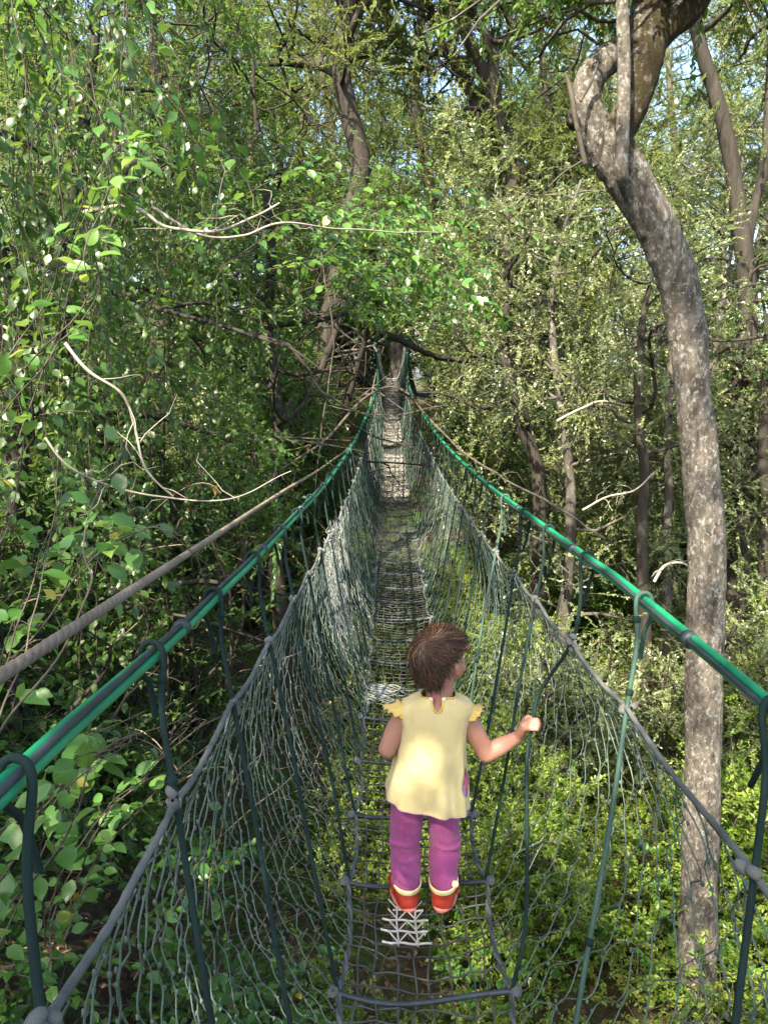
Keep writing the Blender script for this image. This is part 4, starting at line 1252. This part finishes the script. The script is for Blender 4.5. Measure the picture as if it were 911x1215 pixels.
def liana(name, label, pts, r0, r1, mat, seed, wob=.012, n=60):
    P = smooth_poly(np.array([W(*p_) for p_ in pts]), n); o0 = P[0].copy(); P = P - o0
    P = P + wob * np.stack([snoise(P, seed, 2.5), snoise(P, seed + 1, 2.5), snoise(P, seed + 2, 2.5)], -1)
    mb = MB(); v, f = tubes(P, np.linspace(r0, r1, n) * (1 + .15 * snoise(P, seed + 4, 9)), 8); mb.add(v, f)
    rr = np.random.default_rng(seed)
    for k in range(7):
        t = rr.uniform(.15, .95); a = along(P, np.array([t]))[0]
        lp, rd = limb(a, a + rr.normal(0, 1, 3) * [.12, .1, .12], r1 * .6, r1 * .2, rr, 6, .12); v, f = tubes(lp, rd, 4); mb.add(v, f)
    o = mb.build(name, M[mat]); o.location = o0
    return tag(o, label, 'branch' if 'branch' in name else 'liana')


liana('liana', 'pale bare liana drooping in a curve through the left thicket', [(78, 405, 2.9), (110, 440, 2.9), (148, 470, 2.95), (163, 510, 3.0), (175, 555, 3.0), (207, 588, 3.05)], .0065, .004, 'pale', 61)
liana('liana', 'thin pale liana below the drooping one, running toward the jute cable', [(55, 520, 3.0), (85, 553, 3.0), (125, 572, 3.1), (190, 588, 3.2), (270, 592, 3.4), (345, 560, 3.8)], .005, .003, 'pale', 62)
liana('bare_branch', 'pale bare branch curving up at the end in the upper left foliage', [(100, 252, 4.0), (160, 245, 3.9), (200, 268, 3.9), (250, 276, 3.9), (300, 258, 4.0), (332, 240, 4.0)], .010, .005, 'pale', 63)
liana('bare_branch', 'thin pale branch running level toward the middle, below the upturned one', [(180, 246, 4.4), (240, 279, 4.4), (290, 280, 4.5), (340, 265, 4.6), (430, 274, 5.2), (520, 275, 6)], .008, .004, 'pale', 64)
liana('liana', 'dark liana arching over the bridge and down along the right hand rope', [(330, 560, 6.6), (388, 520, 7.0), (430, 474, 7.4), (462, 459, 7.8), (485, 468, 7.6), (505, 492, 7.2), (560, 545, 6.2), (640, 590, 5.0), (720, 640, 4.2)], .014, .007, 'twig', 65)
liana('liana', 'thin liana crossing level between both hand ropes beneath the arch', [(380, 480, 7.6), (425, 490, 7.7), (460, 493, 7.8), (500, 486, 7.8), (560, 472, 8), (640, 440, 8.2)], .007, .004, 'twig', 66)
liana('dark_branch', 'thick dark branch jutting across the far end of the bridge', [(430, 385, 11.5), (465, 400, 11.4), (492, 412, 11.3), (525, 424, 11.6), (580, 428, 12.2), (640, 408, 13)], .06, .035, 'bark_dark', 67)
liana('liana', 'brown liana hanging down beside the left rope near the bridge middle', [(380, 300, 6.8), (396, 400, 6.8), (385, 480, 6.8), (378, 545, 6.8), (372, 610, 6.8)], .008, .005, 'twig', 68)
liana('bare_branch', 'bleached dead branch in the bright foliage right of the bridge', [(660, 500, 9), (690, 485, 9), (712, 476, 9.1), (740, 480, 9.2)], .016, .008, 'pale', 69)
liana('bare_branch', 'bleached dead branch below the right foliage, sloping up to the right', [(690, 605, 7.5), (720, 590, 7.5), (752, 582, 7.5), (775, 560, 7.6)], .012, .006, 'pale', 70)
liana('bare_branch', 'pale arched dead branch beside the foot of the mottled trunk', [(775, 690, 7.0), (788, 672, 7.0), (808, 668, 7.0), (825, 680, 7.0)], .016, .008, 'pale', 71)

# ---- right side: bright olive like trees, dark trunks, shrubs
tree('olive_tree', 'grey green small leaved tree just right of the bridge, brightly lit', 'tree', (2.5, 10.2), 7.3, 2.0, 51, 'olive', r0=.10, crown0=.22, nl=24, per_m=9, nsp=8, rad=.42)
tree('olive_tree', 'grey green small leaved tree directly behind the mottled trunk', 'tree', (4.7, 10.6), 7.6, 2.1, 52, 'olive', r0=.10, crown0=.25, nl=24, per_m=9, nsp=8, rad=.42)
tree('olive_tree', 'pale small leaved tree crowding the far right half of the bridge', 'tree', (2.0, 14.0), 8.0, 2.3, 53, 'farolive', r0=.12, crown0=.2, nl=22, per_m=6, nsp=6, rad=.5)
tree('olive_tree', 'pale small leaved tree at the right edge below the forked trunk', 'tree', (6.6, 9.4), 5.6, 1.8, 54, 'olive', r0=.10, crown0=.25, nl=20, per_m=9, nsp=8, rad=.42)
shrub('olive_shrub', 'mid height shrub of glossy small leaves beside the right hand rope', 'shrub', (1.9, 7.6), 3.0, 1.0, 55, 'olive', n=14, per_m=7, nsp=5)
shrub('olive_shrub', 'bright shrub between the two thin right hand trunks', 'shrub', (3.4, 7.8), 2.6, 1.1, 56, 'olive', n=14, per_m=7, nsp=5)
shrub('under_shrub', 'sunlit leafy shrub at the foot of the mottled trunk, left side', 'shrub', (1.15, 5.4), 1.6, .65, 57, 'under', n=13, per_m=9, nsp=5, scale=1.15)
shrub('under_shrub', 'sunlit shrub right of the mottled trunk, against the frame edge', 'shrub', (3.0, 5.6), 2.3, .85, 58, 'under', n=13, per_m=9, nsp=5, scale=1.15)
shrub('under_shrub', 'low dark shrub in the shade at the bottom right corner', 'shrub', (3.0, 4.0), 1.2, .7, 59, 'dark4', n=12, per_m=9, nsp=4)
shrub('under_shrub', 'yellow green bush seen through the right net beyond the child', 'shrub', (1.15, 6.6), 1.9, .75, 60, 'under', n=13, per_m=9, nsp=5, hue=.15)
shrub('under_shrub', 'round yellow green bush farther along below the right net', 'shrub', (1.5, 9.2), 2.3, .9, 61, 'under', n=13, per_m=8, nsp=5, hue=.12)
shrub('under_shrub', 'broad shrub right of the mottled trunk at mid height', 'shrub', (4.6, 7.4), 2.8, 1.1, 62, 'under', n=13, per_m=7, nsp=5, hue=-.05, scale=1.1)


def bare_tree(name, label, pts, Y, bark, seed, sub=10, leaf='cedar', up=True, tw=1.0, crown=True, per_m=4, rad=.5, group=None, t_crown=.35, stemgroups=(), ln=(1.0, 2.4), scale=1.0, nsp=6, bushy=1):
    """trunk that shows: traced at its own distance, real thickness, extended down to the ground"""
    r = np.random.default_rng(seed)
    allp = []
    for st in (pts,) + tuple(stemgroups):
        P = []
        for (x, y, wd, *dy) in st:
            c = W(x, y, Y + (dy[0] if dy else 0)); zc = c[1] * cP - c[2] * sP
            P.append([*c, wd / FPX * zc * .5])
        allp.append(P)
    for P in allp:
        a, b = np.array(P[-2][:3]), np.array(P[-1][:3]); d_ = nrmz(nrmz(b - a) + [r.normal(0, .15), r.normal(0, .15), .5])
        P.append([*(b + d_ * .5), P[-1][3] * .55]); P.append([*(b + d_ * 1.0 + r.normal(0, .06, 3)), .006])
    p0 = allp[0][0]; g = gz(p0[0], p0[1])
    if p0[2] > g: allp[0] = [[p0[0] + .05, p0[1], g - .15, p0[3] * 1.25]] + allp[0]
    base = np.array(allp[0][0][:3])
    root = empty(name, base, 0, label, 'tree', group)
    LM, mb, LT = [], MB(), []
    for P in allp:
        Q = smooth_poly(P, 34); LM.append((Q[:, :3] - base, np.maximum(Q[:, 3], .008)))
    trunk_mesh(mb, LM, 12, 0, .12, seed)
    for (P, rd) in LM:
        for k in range(sub):
            t = r.uniform(t_crown, 1); a = along(P, np.array([t]))[0]
            rr_ = float(np.interp(t, np.linspace(0, 1, len(rd)), rd))
            L_ = r.uniform(*ln); d_ = nrmz(r.normal(0, 1, 3) * [1, 1, .5] + [0, 0, .25])
            lp = limb(a, a + d_ * L_, min(rr_ * .5, .05) + .006, .006, r, 9, .1); LT.append(lp)
            for j in range(2):
                q_ = along(lp[0], np.array([r.uniform(.35, .8)]))[0]
                LT.append(limb(q_, q_ + nrmz(r.normal(0, 1, 3) + d_ * .5) * L_ * .45, .012, .004, r, 6, .1))
    trunk_mesh(mb, LT, 5, 0, .08, seed + 1)
    mb.build('trunk', M[bark], root)
    if crown:
        fb = MB(); foliage_on(fb, LT, r, SP[leaf], per_m, rad, nsp, .25, None, scale, base=base)
        fb.build('crown', [M[SP[leaf]['m']], M['twig']], root)
    return root


bare_tree('cedar_tree', 'cedar with dark twisting trunk at the top, left of the middle', [(378, 470, 27), (392, 380, 26), (412, 290, 26), (428, 200, 25), (418, 150, 24), (405, 90, 22), (408, 40, 20), (416, 0, 17), (410, -90, 12)], 14.5, 'bark_dark', 81, 16, 'cedar', per_m=4.5, ln=(1.2, 3.0),
          stemgroups=([(405, 90, 14), (380, 78, 11, .2), (340, 74, 9, .4), (296, 76, 6, .6)], [(408, 55, 10), (424, 20, 9, -.3), (450, -20, 8, -.6)]))
bare_tree('cedar_tree', 'many stemmed cedar with slanting grey trunks at the top centre right', [(612, 330, 27), (610, 260, 26), (613, 215, 26), (602, 180, 22), (585, 128, 16), (572, 80, 14), (545, 25, 12), (530, -40, 9)], 15.0, 'bark_dark', 82, 13, 'cedar', per_m=4.5, ln=(1.1, 2.6),
          stemgroups=([(606, 195, 17), (592, 188, 15, .2), (568, 130, 14, .4), (545, 85, 12, .4), (524, 48, 10, .5), (500, -20, 8, .5)], [(600, 178, 15), (588, 110, 13, -.4), (582, 55, 12, -.5), (560, 10, 10, -.6), (556, -60, 8, -.7)], [(610, 210, 10), (640, 208, 9, .3), (668, 202, 7, .6)]))
bare_tree('cedar_tree', 'dark trunk forking at the upper right edge against bright sky', [(886, 420, 22), (884, 330, 22), (878, 275, 20), (872, 215, 18), (862, 165, 18), (846, 105, 17), (832, 60, 15), (822, 10, 13), (815, -80, 9)], 10.0, 'bark_dark', 83, 9, 'cedar', per_m=4, ln=(.9, 2.0), t_crown=.5,
          stemgroups=([(882, 345, 9), (884, 310, 11), (893, 250, 12), (905, 205, 11), (909, 150, 9), (912, 90, 8), (918, 0, 7)],))
bare_tree('slim_trunk_tree', 'dark leaning trunk among the foliage just right of the bridge', [(640, 600, 17), (634, 545, 16), (618, 505, 15), (604, 455, 14), (598, 410, 12), (604, 340, 9)], 10.5, 'bark_dark', 84, 8, 'olive', per_m=4, ln=(.7, 1.5))
bare_tree('slim_trunk_tree', 'slim brown trunk left of the mottled tree, nearer of two', [(766, 790, 15), (763, 700, 14), (761, 620, 13), (764, 560, 12), (757, 480, 11), (762, 380, 8)], 8.6, 'bark_dark', 85, 8, 'olive', per_m=4, ln=(.7, 1.5), t_crown=.5)
bare_tree('slim_trunk_tree', 'slender pale trunk close beside the mottled tree, farther of two', [(790, 720, 11), (790, 640, 10), (793, 580, 10), (792, 500, 9), (796, 420, 7)], 9.4, 'bark', 86, 7, 'olive', per_m=4, ln=(.7, 1.4), t_crown=.5)
bare_tree('stout_trunk_tree', 'stout shaded trunk right of the mottled tree at mid height', [(872, 690, 34), (874, 640, 30), (880, 585, 29), (884, 540, 28), (878, 480, 24), (882, 400, 17)], 9.8, 'bark_dark', 87, 8, 'dark4', per_m=4, ln=(.7, 1.6), t_crown=.5)
bare_tree('slim_trunk_tree', 'thin shaded trunk cut by the right frame edge', [(906, 720, 14), (907, 660, 14), (908, 600, 13), (904, 540, 12), (908, 440, 9)], 8.8, 'bark_dark', 88, 7, 'olive', per_m=4, ln=(.7, 1.4), t_crown=.55)
bare_tree('slim_trunk_tree', 'dark trunk rising behind the left shrubs beside the bridge', [(330, 700, 18), (322, 600, 16), (330, 500, 15), (318, 400, 13), (322, 300, 11), (310, 180, 8)], 8.0, 'bark_dark', 89, 10, 'dark4', per_m=4, ln=(.8, 1.8))
bare_tree('anchor_tree', 'straight trunk at the far end of the bridge where its ropes are tied', [(472, 470, 18), (471, 436, 18), (470, 400, 17), (466, 340, 15), (472, 250, 12)], 29.2, 'bark', 90, 16, 'far', per_m=2.5, ln=(1.5, 3.5), rad=.8)
bare_tree('cedar_tree', 'feathery cedar behind the other two with sky showing through', [(545, 420, 16), (522, 300, 15), (506, 200, 14), (492, 120, 12), (500, 20, 10), (498, -80, 8)], 21, 'bark_dark', 91, 20, 'cedarfar', per_m=3, ln=(1.4, 3.2), rad=.7)

# ---- the forest behind: each tree its own thing, crowns shared between copies
rf = np.random.default_rng(77)
pA = tree('forest_tree', 'distant broadleaf tree behind the upper left thicket', 'tree', (-7.5, 13.5), 10.5, 3.2, 91, 'far', r0=.18, crown0=.12, nl=22, per_m=5.5, nsp=7, rad=.6, group='trees of the forest behind')
pB = tree('forest_tree', 'distant feathery tree in the gap between the two dark cedars', 'tree', (-1.2, 19), 13, 3.4, 92, 'cedarfar', r0=.2, crown0=.15, nl=24, per_m=5.5, nsp=7, rad=.7, group='trees of the forest behind')
pC = tree('forest_tree', 'distant pale tree behind the right hand olive trees', 'tree', (7.5, 15), 9.5, 3.2, 93, 'farolive', r0=.18, crown0=.12, nl=22, per_m=5.5, nsp=7, rad=.6, group='trees of the forest behind')
for (src, x, y, s_, lab) in (
        (pA, -4.6, 16.5, 1.0, 'distant dark tree between the vine tree and the left cedar'),
        (pC, -5.0, 11.8, .62, 'pale sunlit small tree behind the middle of the left thicket'),
        (pB, -5.8, 21, 1.05, 'distant feathery tree left of the dark twisting cedar'),
        (pC, 4.4, 18.5, 1.0, 'distant pale tree to the right of the many stemmed cedar'),
        (pA, 10.5, 12.5, .8, 'distant dark tree at the right edge behind the forked trunk'),
        (pB, 7.4, 23, 1.0, 'distant feathery tree seen through the mottled fork'),
        (pA, 4.4, 23.5, 1.0, 'distant dark tree to the right of the far bridge end'),
        (pA, -4.3, 26, .95, 'distant dark tree to the left of the far bridge end'),
        (pC, 13.5, 19, 1.1, 'distant pale tree low behind the right frame edge'),
        (pC, -11.5, 20, 1.1, 'distant pale tree showing by the sky gap at the left edge'),
        (pB, 1.2, 33, 1.0, 'farthest feathery tree closing the end of the bridge'),
        (pA, 6.0, 31, 1.1, 'farthest dark tree right of the bridge end'),
        (pB, -6.5, 33, 1.05, 'farthest feathery tree left of the bridge end'),
        (pA, 13, 30, 1.1, 'farthest dark tree toward the right edge'),
        (pC, -13, 31, 1.2, 'farthest pale tree toward the left edge'),
        (pA, -1.6, 36, 1.2, 'farthest broad dark tree just left behind the anchor trunk'),
        (pC, 3.2, 37, 1.3, 'farthest pale tree just right behind the anchor trunk'),
        (pA, -9.5, 25, 1.2, 'distant dark tree filling the gap left of the feathery ones'),
        (pB, 9.5, 17.5, 1.0, 'distant feathery tree between the mottled fork and the right edge'),
        (pA, 4.2, 27.5, 1.25, 'distant tall dark tree above the olive trees'),
        (pB, -3.0, 30, 1.2, 'distant tall feathery tree above the left bridge end'),
        (pB, 3.0, 17.2, .95, 'distant feathery tree right behind the many stemmed cedar'),
        (pA, -1.0, 43, 1.4, 'backmost tall tree on the line of the bridge'),
        (pC, 9, 40, 1.5, 'backmost pale tree on the right'),
        (pA, -10, 41, 1.5, 'backmost dark tree on the left')):
    copy_tree(src, (x, y, gz(x, y) - .1), rf.uniform(0, 6.28), s_, lab)
sA = shrub('forest_shrub', 'tall shrub standing under the distant right trees', 'shrub', (5.5, 13.5), 3.4, 1.7, 95, 'far', n=16, per_m=4.5, nsp=5, rad=.45, group='shrubs under the far trees')
sB = shrub('forest_shrub', 'sunlit pale shrub under the distant trees right of the deck', 'shrub', (2.7, 17), 3.2, 1.7, 96, 'farolive', n=16, per_m=4.5, nsp=5, rad=.45, group='shrubs under the far trees')
for (src, x, y, s_, lab) in (
        (sB, -3.2, 13.2, 1.0, 'pale shrub under the trees left of the middle deck'),
        (sA, -2.7, 16.5, 1.0, 'dark shrub left of the far deck'),
        (sA, 3.2, 12.4, .9, 'dark shrub behind the slim brown trunk'),
        (sB, 8.3, 11.2, 1.0, 'pale shrub between the stout shaded trunk and the frame edge'),
        (sA, 2.7, 20.5, .9, 'dark shrub right of the far deck'),
        (sB, -2.9, 21.5, .9, 'pale shrub farther up left of the deck'),
        (sB, 5.5, 26, 1.5, 'pale shrub far back on the right'),
        (sA, -7, 27, 1.6, 'dark shrub far back on the left'),
        (sA, 10, 24, 1.5, 'dark shrub far back near the right edge'),
        (sA, -2.0, 30.8, 1.1, 'dark shrub left beside the anchor trunk'),
        (sA, 2.4, 30.6, 1.1, 'dark shrub right beside the anchor trunk'),
        (sB, .2, 33.5, 1.5, 'pale shrub behind the anchor trunk'),
        (sA, -3.8, 36, 1.8, 'big dark shrub behind the left bridge end'),
        (sA, 4.6, 35, 1.8, 'big dark shrub behind the right bridge end')):
    copy_tree(src, (x, y, gz(x, y) - .1), rf.uniform(0, 6.28), s_, lab)

# unseen trees added beside and behind the viewer to shade child and bridge
tree('added_shade_tree', 'tall loose crowned tree added out of view behind the viewer, shading the child', 'tree', (-2.9, -3.5), 9.0, 2.5, 97, 'far', r0=.2, crown0=.30, nl=28, per_m=9, nsp=7, rad=.6)
tree('added_shade_tree', 'tall tree added out of view beyond the left thicket to cast dappled shade', 'tree', (-5.2, 1.6), 8.6, 2.8, 98, 'far', r0=.2, crown0=.4, nl=20, per_m=3.0, nsp=5, rad=.6)

# ---- ground cover
def cover(name, label, n, region, sp, seed, h=.25, scale=1.0, hue=.1, thr=-.2, f=.6, mat=None, zoff=0.0):
    r = np.random.default_rng(seed)
    x0, x1, y0, y1 = region
    X = r.uniform(x0, x1, n); Y = y0 + (y1 - y0) * r.random(n) ** 1.15
    p = np.stack([X, Y, 0 * X], -1)
    k = snoise(p, seed, f) > thr
    X, Y = X[k], Y[k]; p = p[k]
    hh = h * (1 + .9 * snoise(p, seed + 1, .9)) * r.random(len(X)) ** .6
    o = np.stack([X, Y, ground_z(X, Y) + np.maximum(hh, .01) + zoff], -1)
    d = nrmz(r.normal(0, 1, (len(X), 3)) * [1, 1, .5] + [0, 0, .75])
    mb = MB(); s_ = SP[sp]; sprays(mb, o, d, s_['L'] * scale * r.uniform(.5, 1.1, len(X)), r, s_, scale, twig=True, hue=hue, tr=.002)
    ob = mb.build(name, [M[s_['m']], M['twig']]); tag(ob, label, 'undergrowth', kind='stuff')
    return ob


cover('undergrowth', 'bright green leafy undergrowth covering the valley floor on the right', 25000, (-.6, 8, 2.6, 17), 'under', 201, .38, 1.0, .26, -.55)
cover('undergrowth', 'sparse leafy undergrowth on the left bank under the thicket', 3500, (-6, -.4, 2, 17), 'dark4', 202, .2, 1.0, .0, .15)
cover('undergrowth', 'broad leaved low plants at the lower right below the net', 900, (.4, 3.2, 2.6, 6.0), 'vine', 203, .5, .9, .22, -.1)
# leaf litter and dry stems
r = np.random.default_rng(301); n = 26000
X = r.uniform(-7, 7, n); Y = 1.0 + 15 * r.random(n) ** 1.3
pos = np.stack([X, Y, ground_z(X, Y) + r.uniform(.005, .04, n)], -1)
mb = MB(); leaves(mb, pos, r.normal(0, 1, (n, 3)) * [1, 1, .25], np.array([0, 0, 1.0]) + r.normal(0, .35, (n, 3)), r.uniform(.03, .09, n), .5, np.clip(r.beta(2, 2, n), 0, .98), T4)
tag(mb.build('leaf_litter', M['litter']), 'brown fallen leaves scattered over the forest floor', 'leaf litter', kind='stuff')
mb = MB(); n = 900
X = np.where(r.random(n) < .75, r.uniform(-3.4, -.5, n), r.uniform(-.5, 3.5, n)); Y = r.uniform(2.2, 9, n)
a = np.stack([X, Y, ground_z(X, Y) + .02 + .25 * r.random(n)], -1)
d = nrmz(r.normal(0, 1, (n, 3)) * [1, 1, .55] + [0, 0, .45]); L_ = r.uniform(.2, 1.0, n)
t = np.linspace(0, 1, 7)
side = nrmz(np.cross(d, r.normal(0, 1, (n, 3))))
P = a[:, None] + d[:, None] * (L_[:, None] * t)[..., None] + side[:, None] * (L_[:, None] * .18 * np.sin(t * PI * r.uniform(.6, 1.6, (n, 1))))[..., None]
v, f = tubes(P, np.array([1, .95, .9, .8, .65, .5, .25]) * .0045, 4); mb.add(v, f)
tag(mb.build('dry_stems', M['dead']), 'tangle of dry brown stems and twigs on the bank below the left net', 'dry stems', kind='stuff')
mb = MB(); n = 90
st = np.stack([r.uniform(-2.6, -1.0, n), r.uniform(3.5, 9, n), 0 * np.arange(n)], -1)
st[:, 2] = ground_z(st[:, 0], st[:, 1]) + r.uniform(.5, 3.8, n)
d = nrmz(r.normal(0, 1, (n, 3)) * [1, 1, .6] + [.25, 0, .5]); L_ = r.uniform(.3, 1.0, n); side = nrmz(np.cross(d, r.normal(0, 1, (n, 3))))
t = np.linspace(0, 1, 10)
P = st[:, None] + d[:, None] * (L_[:, None] * t)[..., None] + side[:, None] * (L_[:, None] * .2 * np.sin(t * PI * r.uniform(.6, 1.8, (n, 1))))[..., None] - np.array([0, 0, 1.0]) * (L_[:, None] * .25 * t ** 2)[..., None]
v, f = tubes(P, np.linspace(1, .3, 10) * .005, 4); mb.add(v, f)
tag(mb.build('bare_twigs', M['dead']), 'mass of thin bare brown twigs running through the left thicket', 'twigs', kind='stuff')

# ================================================================== CAMERA, LIGHT, SKY
sc = bpy.context.scene
cam = bpy.data.cameras.new('camera'); co_ = bpy.data.objects.new('camera', cam); C.objects.link(co_)
cam.lens = 36 * FPX / 1215; cam.sensor_width = 36; cam.clip_start = .02; cam.clip_end = 2000
co_.location = (0, 0, 0); co_.rotation_euler = (PI / 2 - PITCH, 0, 0)
sc.camera = co_
sd = Vector((math.sin(SUN_AZ) * math.cos(SUN_EL), math.cos(SUN_AZ) * math.cos(SUN_EL), math.sin(SUN_EL)))
sun = bpy.data.lights.new('sun', 'SUN'); sun.energy = 5.0; sun.angle = R(.53); sun.color = (1, .90, .74)
so = bpy.data.objects.new('sun', sun); C.objects.link(so); so.rotation_euler = sd.to_track_quat('Z', 'Y').to_euler()
w = bpy.data.worlds.new('World'); sc.world = w; w.use_nodes = True
nt = w.node_tree; bg = nt.nodes['Background']
sky = nt.nodes.new('ShaderNodeTexSky'); sky.sky_type = 'NISHITA'; sky.sun_disc = False
sky.sun_elevation = SUN_EL; sky.sun_rotation = SUN_AZ; sky.dust_density = 2.5; sky.air_density = 1.0; sky.ozone_density = 1.0
nt.links.new(sky.outputs[0], bg.inputs[0]); bg.inputs[1].default_value = .125
sc.view_settings.view_transform = 'Standard'; sc.view_settings.look = 'None'; sc.view_settings.gamma = 1
sc.view_settings.use_curve_mapping = False
sc.view_settings.exposure = EXPO
sc.cycles.max_bounces = 8; sc.cycles.diffuse_bounces = 4; sc.cycles.glossy_bounces = 2; sc.cycles.transmission_bounces = 4; sc.cycles.transparent_max_bounces = 4
sc.cycles.caustics_reflective = False; sc.cycles.caustics_refractive = False
